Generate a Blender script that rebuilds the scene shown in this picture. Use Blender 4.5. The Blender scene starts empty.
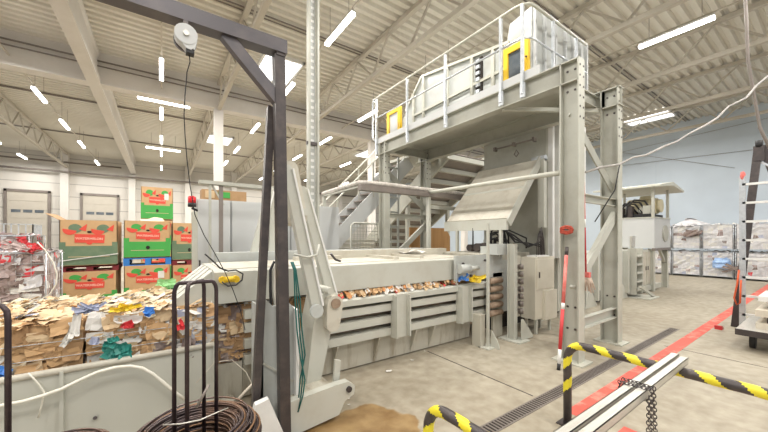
import bpy, math, random
from mathutils import Vector, Matrix, Euler
R = math.radians
PI = math.pi
rnd = random.Random(7)
scn = bpy.context.scene
col = scn.collection

# ------------------------------------------------------------------ materials
def mat(name, c, c2=None, rough=.5, metal=0., scale=3., amt=.5, bump=0., emit=None, alpha=None, stretch=None, lo=.45, hi=.7, fine=0.):
    m = bpy.data.materials.new(name); m.use_nodes = True
    nt = m.node_tree; b = nt.nodes['Principled BSDF']
    b.inputs['Base Color'].default_value = (*c, 1)
    b.inputs['Roughness'].default_value = rough
    b.inputs['Metallic'].default_value = metal
    if c2 is not None or bump:
        tc = nt.nodes.new('ShaderNodeTexCoord')
        mp = nt.nodes.new('ShaderNodeMapping'); nt.links.new(tc.outputs['Object'], mp.inputs[0])
        if stretch: mp.inputs['Scale'].default_value = stretch
        n = nt.nodes.new('ShaderNodeTexNoise'); n.inputs['Scale'].default_value = scale
        n.inputs['Detail'].default_value = 6; n.inputs['Roughness'].default_value = .65
        nt.links.new(mp.outputs[0], n.inputs['Vector'])
        if c2 is not None:
            r = nt.nodes.new('ShaderNodeValToRGB')
            r.color_ramp.elements[0].position = lo; r.color_ramp.elements[1].position = hi
            r.color_ramp.elements[0].color = (*c, 1)
            cc = tuple(c[i]*(1-amt)+c2[i]*amt for i in range(3))
            r.color_ramp.elements[1].color = (*cc, 1)
            nt.links.new(n.outputs['Fac'], r.inputs[0]); nt.links.new(r.outputs[0], b.inputs['Base Color'])
        if bump:
            bp = nt.nodes.new('ShaderNodeBump'); bp.inputs['Strength'].default_value = bump
            bp.inputs['Distance'].default_value = .02
            nt.links.new(n.outputs['Fac'], bp.inputs['Height']); nt.links.new(bp.outputs[0], b.inputs['Normal'])
    if emit:
        b.inputs['Emission Color'].default_value = (*c, 1); b.inputs['Emission Strength'].default_value = emit
    if alpha is not None:
        b.inputs['Transmission Weight'].default_value = alpha
        b.inputs['IOR'].default_value = 1.1
    return m

M = {}
M['steel'] = mat('pale_painted_steel', (.54,.54,.48), (.40,.36,.28), .45, .05, 2.2, .5, lo=.5, hi=.8)
M['steel_top'] = mat('dusty_painted_steel', (.56,.53,.45), (.38,.32,.24), .65, 0, 5, .6, lo=.45, hi=.75)
M['steel_grey'] = mat('grey_painted_steel', (.50,.52,.50), (.36,.34,.29), .45, .05, 2.5, .5)
M['gantry'] = mat('gantry_paint', (.44,.44,.385), (.32,.30,.24), .45, .1, 3, .5)
M['gantry_light'] = mat('light_gantry_paint', (.55,.55,.48), (.42,.39,.31), .45, .1, 3, .5)  # lighter copy of the gantry paint; on leg faces it paints caught light
M['rusty'] = mat('soiled_painted_steel', (.50,.475,.40), (.26,.20,.13), .65, .05, 3.5, .8, bump=.1, lo=.5, hi=.75, stretch=(2.5,1,.4))
M['rust_tube'] = mat('dusty_brown_steel', (.34,.25,.18), (.16,.09,.05), .7, .1, 8, .8)
M['galv'] = mat('galvanised_steel', (.62,.65,.68), (.42,.45,.48), .35, .5, 14, .6)
M['alu'] = mat('brushed_aluminium', (.62,.60,.55), (.45,.42,.37), .38, .55, 6, .5, stretch=(1,8,8))
M['dark'] = mat('dark_grey_paint', (.065,.055,.055), (.13,.105,.095), .42, .3, 7, .7)
M['dark_side'] = mat('jib_paint', (.10,.092,.10), (.16,.14,.14), .4, .3, 5, .6)
M['black'] = mat('black_rubber', (.018,.018,.02), (.05,.045,.04), .55, 0, 10, .5)
M['gap'] = mat('interior_shade', (.02,.016,.013), (.06,.04,.03), .9, 0, 6, .6)  # near-black colour standing in for shade in openings and under the press
M['cab'] = mat('cabinet_paint', (.55,.56,.555), (.50,.51,.51), .5, 0, 2, .4)
M['white'] = mat('white_paint', (.80,.80,.78), (.62,.60,.56), .5, 0, 3, .4)
M['yellow'] = mat('yellow_paint', (.85,.55,.02), (.65,.40,.03), .45, 0, 6, .4)
M['tape_yellow'] = mat('yellow_tape', (.78,.66,.03), (.55,.45,.05), .45, 0, 12, .4)
M['red'] = mat('red_plastic', (.62,.045,.05), (.40,.04,.04), .5, 0, 6, .5)
M['red_light'] = mat('faded_red_plastic', (.75,.16,.14), (.8,.45,.40), .6, 0, 14, .6)
M['cream'] = mat('cream_paint', (.66,.62,.52), (.5,.45,.35), .5, 0, 3, .4)
M['pipe_grey'] = mat('grey_cable_wrap', (.36,.34,.32), (.55,.53,.5), .6, 0, 12, .7)
M['beacon'] = mat('beacon_lens', (.65,.02,.03), None, .2)
M['red_paint'] = mat('worn_red_paint', (.66,.10,.07), (.62,.36,.28), .6, 0, 5, .8, lo=.5, hi=.7)
M['rope'] = mat('red_rope', (.45,.07,.04), (.25,.05,.03), .8, 0, 30, .7)
M['orange'] = mat('orange_plastic', (.75,.13,.04), (.5,.1,.05), .6, 0, 30, .7)
M['green_hose'] = mat('green_rubber', (.008,.11,.10), (.03,.17,.14), .5, 0, 10, .5)
M['hose_white'] = mat('pale_hose', (.80,.77,.68), (.6,.56,.46), .5, 0, 8, .4)
M['window'] = mat('dim_pane', (.10,.12,.14), (.25,.27,.28), .12, 0, 1.5, .6)
M['lamp'] = mat('tube_glow', (1,.99,.95), None, .4, emit=9)
M['sky'] = mat('skylight_glow', (.97,.98,1), None, .4, emit=2.2)
M['kraft'] = mat('kraft_cardboard', (.58,.37,.19), (.44,.26,.12), .85, 0, 3, .5, bump=.1)
M['kraft_dark'] = mat('brown_cardboard', (.43,.27,.14), (.27,.15,.07), .9, 0, 5, .6, bump=.2)
M['kraft_pale'] = mat('pale_cardboard', (.64,.48,.30), (.52,.37,.21), .88, 0, 4, .6, bump=.2)
M['paper'] = mat('white_paper', (.74,.72,.68), (.52,.48,.43), .8, 0, 5, .6, bump=.2)
M['paper_cream'] = mat('cream_paper', (.70,.60,.43), (.56,.46,.30), .8, 0, 6, .6, bump=.2)
M['paper_blue'] = mat('lilac_paper', (.42,.45,.58), (.6,.6,.66), .7, 0, 6, .6, bump=.2)
M['film'] = mat('white_film', (.74,.73,.74), (.50,.48,.50), .4, 0, 6, .7, bump=.5, lo=.4, hi=.62)
M['film_pink'] = mat('pinkish_film', (.52,.40,.38), (.26,.20,.19), .5, 0, 5, .8, bump=.5, lo=.4, hi=.6)
M['film_dark'] = mat('brown_film', (.20,.14,.12), (.42,.36,.33), .5, 0, 6, .8, bump=.5)
M['p_red'] = mat('red_plastic_bag', (.72,.06,.07), (.5,.04,.05), .4, 0, 8, .5)
M['p_blue'] = mat('blue_plastic_bag', (.06,.25,.68), (.2,.4,.8), .4, 0, 8, .5)
M['p_yellow'] = mat('yellow_plastic_bag', (.85,.62,.03), (.7,.5,.1), .4, 0, 8, .5)
M['p_lightblue'] = mat('light_blue_bag', (.35,.52,.80), (.6,.7,.85), .4, 0, 8, .5)
M['p_teal'] = mat('teal_plastic_bag', (.03,.24,.20), (.06,.35,.28), .4, 0, 8, .5)
M['p_green'] = mat('light_green_paper', (.35,.70,.30), (.5,.75,.45), .6, 0, 8, .5)
M['box_green'] = mat('print_green', (.06,.36,.07), (.05,.28,.06), .7, 0, 3, .5)
M['box_green_dull'] = mat('print_dull_green', (.13,.20,.12), (.22,.27,.17), .75, 0, 4, .5)
M['box_red'] = mat('print_red', (.72,.08,.05), (.6,.07,.04), .7, 0, 3, .4)
M['box_pink'] = mat('print_letters', (.88,.46,.36), None, .7)
M['pal_blue'] = mat('blue_pallet_wood', (.03,.20,.58), (.03,.12,.35), .75, 0, 4, .5)
M['pal_red'] = mat('red_pallet_wood', (.20,.02,.025), (.12,.015,.015), .75, 0, 4, .5)
M['pal_wood'] = mat('pallet_wood', (.55,.40,.22), (.38,.25,.13), .8, 0, 4, .6, stretch=(.5,4,4))
M['ply'] = mat('plywood', (.44,.24,.09), (.33,.16,.05), .7, 0, 3, .6, stretch=(4,4,.4))
M['pipe'] = mat('dark_pipe', (.22,.19,.17), (.32,.28,.25), .5, .3, 3, .5)
M['truss'] = mat('truss_paint', (.52,.48,.41), (.42,.38,.32), .55, 0, 2, .4)
M['wrap'] = mat('wrapped_cable_trunk', (.66,.62,.57), (.42,.38,.34), .6, .1, 12, .8, lo=.4, hi=.6)
M['rust_wire'] = mat('annealed_wire', (.10,.075,.075), (.20,.12,.08), .42, .6, 3, .9, lo=.42, hi=.6)
M['wire_orange'] = mat('rusted_wire', (.28,.16,.09), (.13,.08,.06), .5, .5, 3, .8)
M['hoop'] = mat('hoop_steel', (.045,.03,.035), (.12,.09,.08), .4, .5, 7, .6)
M['motor'] = mat('motor_cream', (.62,.56,.38), (.45,.40,.28), .5, .1, 5, .5)
M['board'] = mat('pale_board', (.66,.60,.50), (.5,.44,.35), .7, 0, 5, .5)
M['copper'] = mat('orange_scrap', (.62,.28,.10), (.4,.2,.1), .7, 0, 8, .6)
M['mop'] = mat('mop_strands', (.68,.55,.45), (.45,.34,.27), .9, 0, 20, .7, bump=.4)

# concrete
def concrete():
    m = bpy.data.materials.new('concrete_floor'); m.use_nodes = True
    nt = m.node_tree; N = nt.nodes; L = nt.links; b = N['Principled BSDF']
    g = N.new('ShaderNodeNewGeometry')
    def noise(s, d=6, vec=None):
        n = N.new('ShaderNodeTexNoise'); n.inputs['Scale'].default_value = s; n.inputs['Detail'].default_value = d
        L.new(vec or g.outputs['Position'], n.inputs['Vector']); return n.outputs['Fac']
    def ramp(f, a, ca, bb, cb):
        r = N.new('ShaderNodeValToRGB'); e = r.color_ramp.elements
        e[0].position = a; e[0].color = (*ca, 1); e[1].position = bb; e[1].color = (*cb, 1)
        L.new(f, r.inputs[0]); return r.outputs[0]
    def mix(f, a, c):
        x = N.new('ShaderNodeMix'); x.data_type = 'RGBA'; L.new(f, x.inputs[0]); L.new(a, x.inputs[6])
        if isinstance(c, tuple): x.inputs[7].default_value = (*c, 1)
        else: L.new(c, x.inputs[7])
        return x.outputs[2]
    base = ramp(noise(.55), .34, (.27,.23,.165), .64, (.43,.385,.30))
    fine = ramp(noise(7, 8), .34, (.22,.185,.135), .70, (.50,.455,.37))
    x = N.new('ShaderNodeMix'); x.data_type = 'RGBA'; x.inputs[0].default_value = .38; L.new(base, x.inputs[6]); L.new(fine, x.inputs[7])
    c = x.outputs[2]
    mp = N.new('ShaderNodeMapping'); L.new(g.outputs['Position'], mp.inputs[0]); mp.inputs['Scale'].default_value = (.35, 3.2, 1)
    streak = ramp(noise(1.3, 5, mp.outputs[0]), .56, (0,0,0), .74, (.55,)*3)
    c = mix(streak, c, (.24,.20,.15))
    # brown wet patch by the press foot
    sx = N.new('ShaderNodeSeparateXYZ'); L.new(g.outputs['Position'], sx.inputs[0])
    def math2(op, a, bb):
        q = N.new('ShaderNodeMath'); q.operation = op
        for i, v in enumerate((a, bb)):
            if isinstance(v, (int, float)): q.inputs[i].default_value = v
            else: L.new(v, q.inputs[i])
        return q.outputs[0]
    dx = math2('DIVIDE', math2('SUBTRACT', sx.outputs[0], 1.25), .72)
    dy = math2('DIVIDE', math2('SUBTRACT', sx.outputs[1], 2.25), .62)
    rr = math2('ADD', math2('MULTIPLY', dx, dx), math2('MULTIPLY', dy, dy))
    rr = math2('ADD', rr, math2('MULTIPLY', math2('SUBTRACT', noise(2.6, 4), .5), 1.6))
    wet = ramp(rr, .93, (1,1,1), 1.0, (0,0,0))
    brown = ramp(noise(5, 5), .35, (.20,.115,.045), .68, (.33,.22,.10))
    c = mix(wet, c, brown)
    L.new(c, b.inputs['Base Color'])
    q = N.new('ShaderNodeMath'); q.operation = 'MULTIPLY_ADD'; L.new(wet, q.inputs[0]); q.inputs[1].default_value = -.3; q.inputs[2].default_value = .58
    L.new(q.outputs[0], b.inputs['Roughness'])
    bp = N.new('ShaderNodeBump'); bp.inputs['Strength'].default_value = .12; bp.inputs['Distance'].default_value = .01
    L.new(noise(18, 6), bp.inputs['Height']); L.new(bp.outputs[0], b.inputs['Normal'])
    return m
M['floor'] = concrete()

def panel_wall(name, c, cj, pitch, rough=.5, axis=2, w=.03):
    m = bpy.data.materials.new(name); m.use_nodes = True
    nt = m.node_tree; N = nt.nodes; L = nt.links; b = N['Principled BSDF']; b.inputs['Roughness'].default_value = rough
    g = N.new('ShaderNodeNewGeometry'); s = N.new('ShaderNodeSeparateXYZ'); L.new(g.outputs['Position'], s.inputs[0])
    q = N.new('ShaderNodeMath'); q.operation = 'DIVIDE'; L.new(s.outputs[axis], q.inputs[0]); q.inputs[1].default_value = pitch
    f = N.new('ShaderNodeMath'); f.operation = 'FRACT'; L.new(q.outputs[0], f.inputs[0])
    r = N.new('ShaderNodeMath'); r.operation = 'LESS_THAN'; L.new(f.outputs[0], r.inputs[0]); r.inputs[1].default_value = w/pitch
    n = N.new('ShaderNodeTexNoise'); n.inputs['Scale'].default_value = .5; n.inputs['Detail'].default_value = 4; L.new(g.outputs['Position'], n.inputs['Vector'])
    rp = N.new('ShaderNodeValToRGB'); rp.color_ramp.elements[0].color = (*[k*.88 for k in c], 1); rp.color_ramp.elements[1].color = (*c, 1)
    rp.color_ramp.elements[0].position = .3; rp.color_ramp.elements[1].position = .65
    L.new(n.outputs['Fac'], rp.inputs[0])
    x = N.new('ShaderNodeMix'); x.data_type = 'RGBA'; L.new(r.outputs[0], x.inputs[0]); L.new(rp.outputs[0], x.inputs[6]); x.inputs[7].default_value = (*cj, 1)
    L.new(x.outputs[2], b.inputs['Base Color']); return m
M['wall_back'] = panel_wall('sandwich_panel_wall', (.66,.63,.58), (.36,.34,.32), .95, w=.05)
M['wall_right'] = panel_wall('smooth_pale_wall', (.60,.68,.76), (.52,.60,.68), 6., axis=1, w=.03)
M['deck'] = mat('roof_deck_sheet', (.67,.64,.565), (.60,.57,.50), .6, 0, .6, .6)
M['concrete_beam'] = mat('painted_concrete', (.68,.65,.61), (.58,.55,.50), .7, 0, 1.5, .5)

# ------------------------------------------------------------------ mesh builder
class MB:
    def __init__(s): s.v = []; s.f = []; s.mi = []; s.sm = []
    def add(s, vs, fs, mi=0, smooth=False):
        o = len(s.v); s.v += [tuple(p) for p in vs]
        for f in fs: s.f.append(tuple(o+i for i in f)); s.mi.append(mi); s.sm.append(smooth)
        return s
    def box(s, x0, x1, y0, y1, z0, z1, mi=0):
        if x0 > x1: x0, x1 = x1, x0
        if y0 > y1: y0, y1 = y1, y0
        if z0 > z1: z0, z1 = z1, z0
        v = [(x0,y0,z0),(x1,y0,z0),(x1,y1,z0),(x0,y1,z0),(x0,y0,z1),(x1,y0,z1),(x1,y1,z1),(x0,y1,z1)]
        return s.add(v, [(0,3,2,1),(4,5,6,7),(0,1,5,4),(1,2,6,5),(2,3,7,6),(3,0,4,7)], mi)
    def prism(s, pts, axis, a, b, mi=0):
        """closed polygon pts (2D) extruded along axis 0/1/2 from a to b"""
        def mk(p, t):
            if axis == 0: return (t, p[0], p[1])
            if axis == 1: return (p[0], t, p[1])
            return (p[0], p[1], t)
        n = len(pts); v = [mk(p, a) for p in pts]+[mk(p, b) for p in pts]
        f = [tuple(range(n)), tuple(range(2*n-1, n-1, -1))]+[(i, n+i, n+(i+1) % n, (i+1) % n) for i in range(n)]
        return s.add(v, f, mi)
    def sec(s, p0, p1, prof, up=(0,0,1), mi=0, smooth=False):
        """profile (side, up) swept straight from p0 to p1"""
        p0 = Vector(p0); p1 = Vector(p1); d = (p1-p0).normalized(); u = Vector(up)
        if abs(d.dot(u)) > .99: u = Vector((0,1,0)) if abs(d.y) < .9 else Vector((1,0,0))
        sd = d.cross(u).normalized(); u = sd.cross(d).normalized()
        n = len(prof); v = [p+sd*a+u*b for p in (p0, p1) for a, b in prof]
        f = [tuple(range(n-1, -1, -1)), tuple(range(n, 2*n))]
        o = len(s.v); s.v += [tuple(q) for q in v]
        for q in f: s.f.append(tuple(o+i for i in q)); s.mi.append(mi); s.sm.append(False)
        for i in range(n): s.f.append((o+i, o+(i+1) % n, o+n+(i+1) % n, o+n+i)); s.mi.append(mi); s.sm.append(smooth)
        return s
    def bar(s, p0, p1, w, h, up=(0,0,1), mi=0):
        return s.sec(p0, p1, [(-w/2,-h/2),(w/2,-h/2),(w/2,h/2),(-w/2,h/2)], up, mi)
    def ibeam(s, p0, p1, h, w, tf=.015, tw=.012, up=(0,0,1), mi=0):
        a = w/2; b = h/2; c = tw/2; d = b-tf
        return s.sec(p0, p1, [(-a,-b),(a,-b),(a,-d),(c,-d),(c,d),(a,d),(a,b),(-a,b),(-a,d),(-c,d),(-c,-d),(-a,-d)], up, mi)
    def chan(s, p0, p1, h, w, t=.012, up=(0,0,1), mi=0):
        b = h/2
        return s.sec(p0, p1, [(0,-b),(w,-b),(w,-b+t),(t,-b+t),(t,b-t),(w,b-t),(w,b),(0,b)], up, mi)
    def cyl(s, p0, p1, r, n=12, r1=None, mi=0):
        p0 = Vector(p0); p1 = Vector(p1); d = (p1-p0).normalized()
        u = Vector((0,0,1)) if abs(d.z) < .9 else Vector((1,0,0))
        a = d.cross(u).normalized(); b = d.cross(a); r1 = r if r1 is None else r1
        o = len(s.v)
        for p, q in ((p0, r), (p1, r1)):
            for i in range(n):
                t = 2*PI*i/n; s.v.append(tuple(p+(a*math.cos(t)+b*math.sin(t))*q))
        s.f.append(tuple(o+i for i in range(n))); s.f.append(tuple(o+n+i for i in range(n-1, -1, -1))); s.mi += [mi]*2; s.sm += [False]*2
        for i in range(n): s.f.append((o+i, o+n+i, o+n+(i+1) % n, o+(i+1) % n)); s.mi.append(mi); s.sm.append(True)
        return s
    def tube(s, pts, r, n=8, closed=False, mi=0, wob=0.):
        pts = [Vector(p) for p in pts]; m = len(pts); o = len(s.v); prev = None
        for i, p in enumerate(pts):
            if closed: d = pts[(i+1) % m]-pts[i-1]
            else: d = pts[min(i+1, m-1)]-pts[max(i-1, 0)]
            d.normalize()
            if prev is None:
                u = Vector((0,0,1)) if abs(d.z) < .9 else Vector((1,0,0)); a = d.cross(u).normalized()
            else: a = (prev-d*prev.dot(d)).normalized()
            prev = a; b = d.cross(a); rr = r*(1+wob*math.sin(i*1.7)) if wob else r
            for k in range(n):
                t = 2*PI*k/n; s.v.append(tuple(p+(a*math.cos(t)+b*math.sin(t))*rr))
        for i in range(m if closed else m-1):
            j = (i+1) % m
            for k in range(n):
                s.f.append((o+i*n+k, o+i*n+(k+1) % n, o+j*n+(k+1) % n, o+j*n+k)); s.mi.append(mi); s.sm.append(True)
        if not closed:
            s.f.append(tuple(o+k for k in range(n-1, -1, -1))); s.f.append(tuple(o+(m-1)*n+k for k in range(n))); s.mi += [mi]*2; s.sm += [False]*2
        return s
    def sph(s, c, r, n=12, m=8, sc=(1,1,1), mi=0, jit=0, rng=None):
        o = len(s.v)
        for j in range(m+1):
            p = PI*j/m
            for i in range(n):
                t = 2*PI*i/n; q = r*(1+(rng.uniform(-jit, jit) if jit else 0))
                s.v.append((c[0]+q*sc[0]*math.sin(p)*math.cos(t), c[1]+q*sc[1]*math.sin(p)*math.sin(t), c[2]+q*sc[2]*math.cos(p)))
        for j in range(m):
            for i in range(n):
                s.f.append((o+j*n+i, o+(j+1)*n+i, o+(j+1)*n+(i+1) % n, o+j*n+(i+1) % n)); s.mi.append(mi); s.sm.append(not jit)
        return s
    def flake(s, c, nrm, w, h, rot, curl, rng, mi=0):
        n = Vector(nrm).normalized(); u = Vector((0,0,1)) if abs(n.z) < .9 else Vector((1,0,0))
        a = n.cross(u).normalized(); b = n.cross(a)
        A = a*math.cos(rot)+b*math.sin(rot); B = b*math.cos(rot)-a*math.sin(rot); c = Vector(c); o = len(s.v)
        t1 = rng.uniform(.6, 1.2)
        for j in range(4):
            for i in range(4):
                x = (i/3-.5)*w*(1 if j != 3 else t1); y = (j/3-.5)*h
                z = curl*((i/3-.5)**2*1.6+(j/3-.5)**2)*1.2+rng.uniform(-.12, .12)*min(w, h)
                s.v.append(tuple(c+A*x+B*y+n*z))
        for j in range(3):
            for i in range(3): s.f.append((o+j*4+i, o+j*4+i+1, o+j*4+i+5, o+j*4+i+4)); s.mi.append(mi); s.sm.append(False)
        return s
    def build(s, name, mats, parent=None, loc=None):
        me = bpy.data.meshes.new(name)
        if loc is not None: vs = [(p[0]-loc[0], p[1]-loc[1], p[2]-loc[2]) for p in s.v]
        else: vs = s.v
        me.from_pydata(vs, [], s.f)
        if not isinstance(mats, (list, tuple)): mats = [mats]
        for m in mats: me.materials.append(M[m])
        me.polygons.foreach_set('material_index', s.mi); me.polygons.foreach_set('use_smooth', s.sm); me.update()
        o = bpy.data.objects.new(name, me); col.objects.link(o)
        if parent is not None:
            o.parent = parent
            if loc is None and parent.type == 'EMPTY': o.location = -parent.location   # geometry is in world units
        elif loc is not None: o.location = loc
        return o

def tag(o, label=None, cat=None, group=None, kind=None):
    if label: o['label'] = label
    if cat: o['category'] = cat
    if group: o['group'] = group
    if kind: o['kind'] = kind
    return o
def thing(name, label, cat, loc=(0,0,0), group=None):
    o = bpy.data.objects.new(name, None); o.empty_display_size = .1; col.objects.link(o); o.location = loc
    return tag(o, label, cat, group)
def single(mb, name, m, label, cat, group=None, kind=None, loc=None):
    return tag(mb.build(name, m, None, loc), label, cat, group, kind)
def struct(mb, name, m): return tag(mb.build(name, m), kind='structure')
def sub(mb, name, m, parent):
    """sub-part under a mesh part whose geometry is in world units relative to its own parent"""
    o = mb.build(name, m); o.parent = parent; return o
def dup(o, loc=None, parent=None, label=None):
    c = o.copy(); col.objects.link(c)
    if parent is not None: c.parent = parent
    if loc is not None: c.location = loc
    if label: c['label'] = label
    for ch in list(o.children): dup(ch, None, c)
    return c

# ------------------------------------------------------------------ camera (1.7 m above the floor, level, looking between the two hall axes)
H = 1.7; F = 319.; U0 = 384.; V0 = 238.; YAW = 34.9
sn, cs = math.sin(R(YAW)), math.cos(R(YAW))
def at(u, v, x=None, y=None, z=None):
    a = (u-U0)/F; b = (V0-v)/F; dx = sn+cs*a; dy = cs-sn*a
    t = x/dx if x is not None else y/dy if y is not None else (z-H)/b
    return (dx*t, dy*t, H+b*t)
cam = bpy.data.objects.new('camera', bpy.data.cameras.new('camera')); col.objects.link(cam)
cam.location = (0, 0, H); cam.rotation_euler = (R(90), 0, R(-YAW))
cam.data.sensor_width = 36; cam.data.lens = 36*F/768; cam.data.shift_y = (V0-216)/768
cam.data.clip_start = .05; cam.data.clip_end = 200
scn.camera = cam

# ------------------------------------------------------------------ the hall
XW, YW, ZC = 23., 33., 7.95
struct(MB().box(-16, XW, -9, YW, -.2, 0), 'floor', 'floor')
cm = MB(); pitch = .28; y = -9.; prof = []
while y < YW:
    prof += [(y, ZC), (y+.12, ZC), (y+.16, ZC+.09), (y+.24, ZC+.09)]; y += pitch
vs = []; fs = []
for i, (yy, zz) in enumerate(prof): vs += [(-16, yy, zz), (XW, yy, zz)]
for i in range(len(prof)-1): fs.append((2*i, 2*i+2, 2*i+3, 2*i+1))
cm.add(vs, fs); cm.box(-16, XW, -9, YW, ZC+.12, ZC+.3)
struct(cm, 'ceiling', 'deck')
struct(MB().box(-16, XW+.3, YW, YW+.3, 0, ZC+.3), 'wall_back', 'wall_back')
struct(MB().box(XW, XW+.3, -9, YW, 0, ZC+.3), 'wall_right', 'wall_right')
# main concrete beams and columns
def tprof(w, h, f): return [(-w/2,0),(w/2,0),(w/2,.22),(w*.28,.34),(w*.28,h-.2),(w/2+f,h-.12),(w/2+f,h),(-w/2-f,h),(-w/2-f,h-.12),(-w*.28,h-.2),(-w*.28,.34),(-w/2,.22)]
ZB = 6.9
struct(MB().box(-16, XW, 14.3, 14.75, ZB, ZC), 'trim_1', 'concrete_beam')
struct(MB().sec((-1.85, -9, ZB-.03), (-1.85, YW, ZB-.03), tprof(.34, ZC-ZB+.03, -.03)), 'trim_2', 'concrete_beam')
k = 3
for x in (1.9, 9.3, 16.7):
    struct(MB().box(x-.16, x+.16, 14.34, 14.66, 0, ZB), 'trim_%d' % k, 'concrete_beam'); k += 1
for x in (-9.7, -5.85, -1.95, 1.9, 5.6, 9.3, 13, 16.7, 20.4):
    struct(MB().box(x-.22, x+.22, YW-.4, YW, 0, ZB-.15 if x == -1.95 else ZC), 'trim_%d' % k, 'concrete_beam'); k += 1
TRX = [(-9.5, 'leftmost of all, crossing the upper left picture corner'), (-5.7, 'left of the concrete roof girder, over the dock doors'), (1.9, 'behind the dark jib beam, right of the concrete girder'),
       (5.6, 'just right of the tall perforated cable riser'), (9.3, 'crossing above the platform railing'),
       (13., 'second one beyond the platform railing'), (16.7, 'third truss beyond the platform, before the pale blue wall'), (20.4, 'nearest to the pale blue wall, last on the right')]
for x, w in TRX:
    t = thing('roof_truss', 'cream roof truss '+w, 'roof truss', (x, 12, 0), 'lattice trusses under the roof deck')
    top = MB(); top.bar((x, -8.5, ZC-.07), (x, YW-.4, ZC-.07), .14, .12); top.build('top_chord', 'truss', t)
    bot = MB(); bot.bar((x, -8.5, ZB), (x, 14.3, ZB), .13, .12); bot.bar((x, 14.75, ZB), (x, YW-.4, ZB), .13, .12); bot.build('bottom_chord', 'truss', t)
    yy = -8.4; wb = MB(); up = True
    while yy < YW-1.6:
        a, b = (ZB+.05, ZC-.12) if up else (ZC-.12, ZB+.05)
        if not (14.0 < yy+.4 < 14.9): wb.bar((x, yy, a), (x, yy+.95, b), .05, .05, up=(1,0,0))
        yy += .95; up = not up
    tag(wb.build('web_bars', 'truss', t), kind='stuff')
# pipes under the roof
def pipe(p0, p1, r, m, label, name='ceiling_pipe', cat='pipe', g='pipes under the roof'):
    return single(MB().cyl(p0, p1, r, 8), name, m, label, cat, g)
pipe((-15.9, YW-.5, 6.55), (22.9, YW-.5, 6.55), .07, 'pipe', 'dark pipe running along the far wall high above the dock doors, lower of two')
pipe((-15.9, YW-.45, 7.25), (-2.6, YW-.45, 7.25), .06, 'pipe', 'dark pipe along the far wall, upper of two, ending left of the concrete girder')
pipe((-15.9, 14.2, 7.62), (22.9, 14.2, 7.62), .03, 'pipe', 'thin pipe clipped along the big concrete cross beam near its top')
pipe((-15.9, 14.2, 7.45), (22.9, 14.2, 7.45), .025, 'pipe', 'thin pipe clipped along the big concrete cross beam, lower of two')
for yq, w in ((4.6, 'above the platform end'), (9.2, 'above the stacked melon boxes'), (19.5, 'beyond the concrete cross beam'), (26., 'close to the far wall')):
    pipe((-15.9, yq, ZC-.04), (22.9, yq, ZC-.04), .022, 'pipe', 'thin dark conduit crossing under the corrugated roof deck '+w, 'ceiling_conduit')
    pipe((-15.9, yq+.14, ZC-.04), (22.9, yq+.14, ZC-.04), .018, 'pipe', 'thinner twin of the roof conduit '+w, 'ceiling_conduit')
# skylights
sk = [((3.5, 11.9), 'window_1'), ((20.6, 5.7), 'window_2'), ((3.0, 22.5), 'window_3'), ((12.5, 20.), 'window_4')]
for (sx, sy), nm in sk:
    w = struct(MB().box(sx-.66, sx+.66, sy-.95, sy+.95, ZC-.05, ZC+.02), nm, 'sky')
    fr = MB()
    for q in (-1, 1): fr.box(sx+q*.66-.04, sx+q*.66+.04, sy-.99, sy+.99, ZC-.1, ZC+.02); fr.box(sx-.7, sx+.7, sy+q*.95-.04, sy+q*.95+.04, ZC-.1, ZC+.02)
    sub(fr, 'window_frame', 'white', w)
# dock doors
def dock(nm, x0, x1):
    y1 = YW-.02
    d = MB(); d.box(x0, x1, y1-.06, y1, 0, 4.95)
    for k in range(8): d.box(x0+.03, x1-.03, y1-.08, y1-.055, .05+k*.61, .05+k*.61+.55)
    o = struct(d, nm, 'truss')
    f = MB(); f.box(x0-.14, x0, y1-.12, y1, 0, 5.1); f.box(x1, x1+.14, y1-.12, y1, 0, 5.1); f.box(x0-.14, x1+.14, y1-.12, y1, 4.95, 5.12)
    sub(f, 'door_frame', 'pipe', o)
    ww = (x1-x0-.3)/3
    for j in range(3): sub(MB().box(x0+.15+j*ww+.06, x0+.15+(j+1)*ww-.06, y1-.1, y1-.06, 3.5, 3.7), 'door_window', 'window', o)
    return o
dock('door_1', -4.9, -2.9); dock('door_2', -8.75, -6.75); dock('door_3', -12.6, -10.6)
# ------------------------------------------------------------------ tube lights
LZ = 7.05
def make_light(loc, label, g, along='y', L=1.5):
    t = thing('ceiling_light', label, 'ceiling light', loc, g)
    x, y, z = loc
    a = (0, L/2) if along == 'y' else (L/2, 0)
    p0 = (x-a[0], y-a[1], z); p1 = (x+a[0], y+a[1], z)
    MB().bar((p0[0],p0[1],z+.07), (p1[0],p1[1],z+.07), .09, .06).build('housing', 'white', t)
    MB().bar(p0, p1, .11, .07).build('glowing_tube', 'lamp', t)
    for q in (-.7, .7): MB().cyl((x+a[0]*q, y+a[1]*q, z+.1), (x+a[0]*q, y+a[1]*q, ZC), .006, 5).build('hanger', 'pipe', t)
    return t
rows = {-7.5: 'the row at the far left', -3.75: 'the row left of the concrete roof girder', 0.: 'the row straight above the stacked melon boxes',
        3.75: 'the row beside the tall cable riser', 7.4: 'the row behind the stair top', 11.: 'the row right of the platform', 14.8: 'the row nearest the pale blue wall'}
ords = ['nearest', 'second nearest', 'third nearest', 'fourth nearest', 'fifth nearest', 'sixth nearest']
ys = {0.: [12.4, 16.8, 21.2, 24.6, 29.8], -3.75: [12.6, 17.2, 21., 24.9, 30.3], -7.5: [26.5, 30.8], 3.75: [7.4, 11.6, 16.4, 21., 25.2, 29.8], 7.4: [7.6, 11.9, 16.3, 20.7, 25.2, 29.8], 11.: [2.5, 8, 12, 16.4, 20.7, 28], 14.8: [16.4, 22, 28]}
lab = 'hanging tube light, %s in '
proto = None
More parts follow.
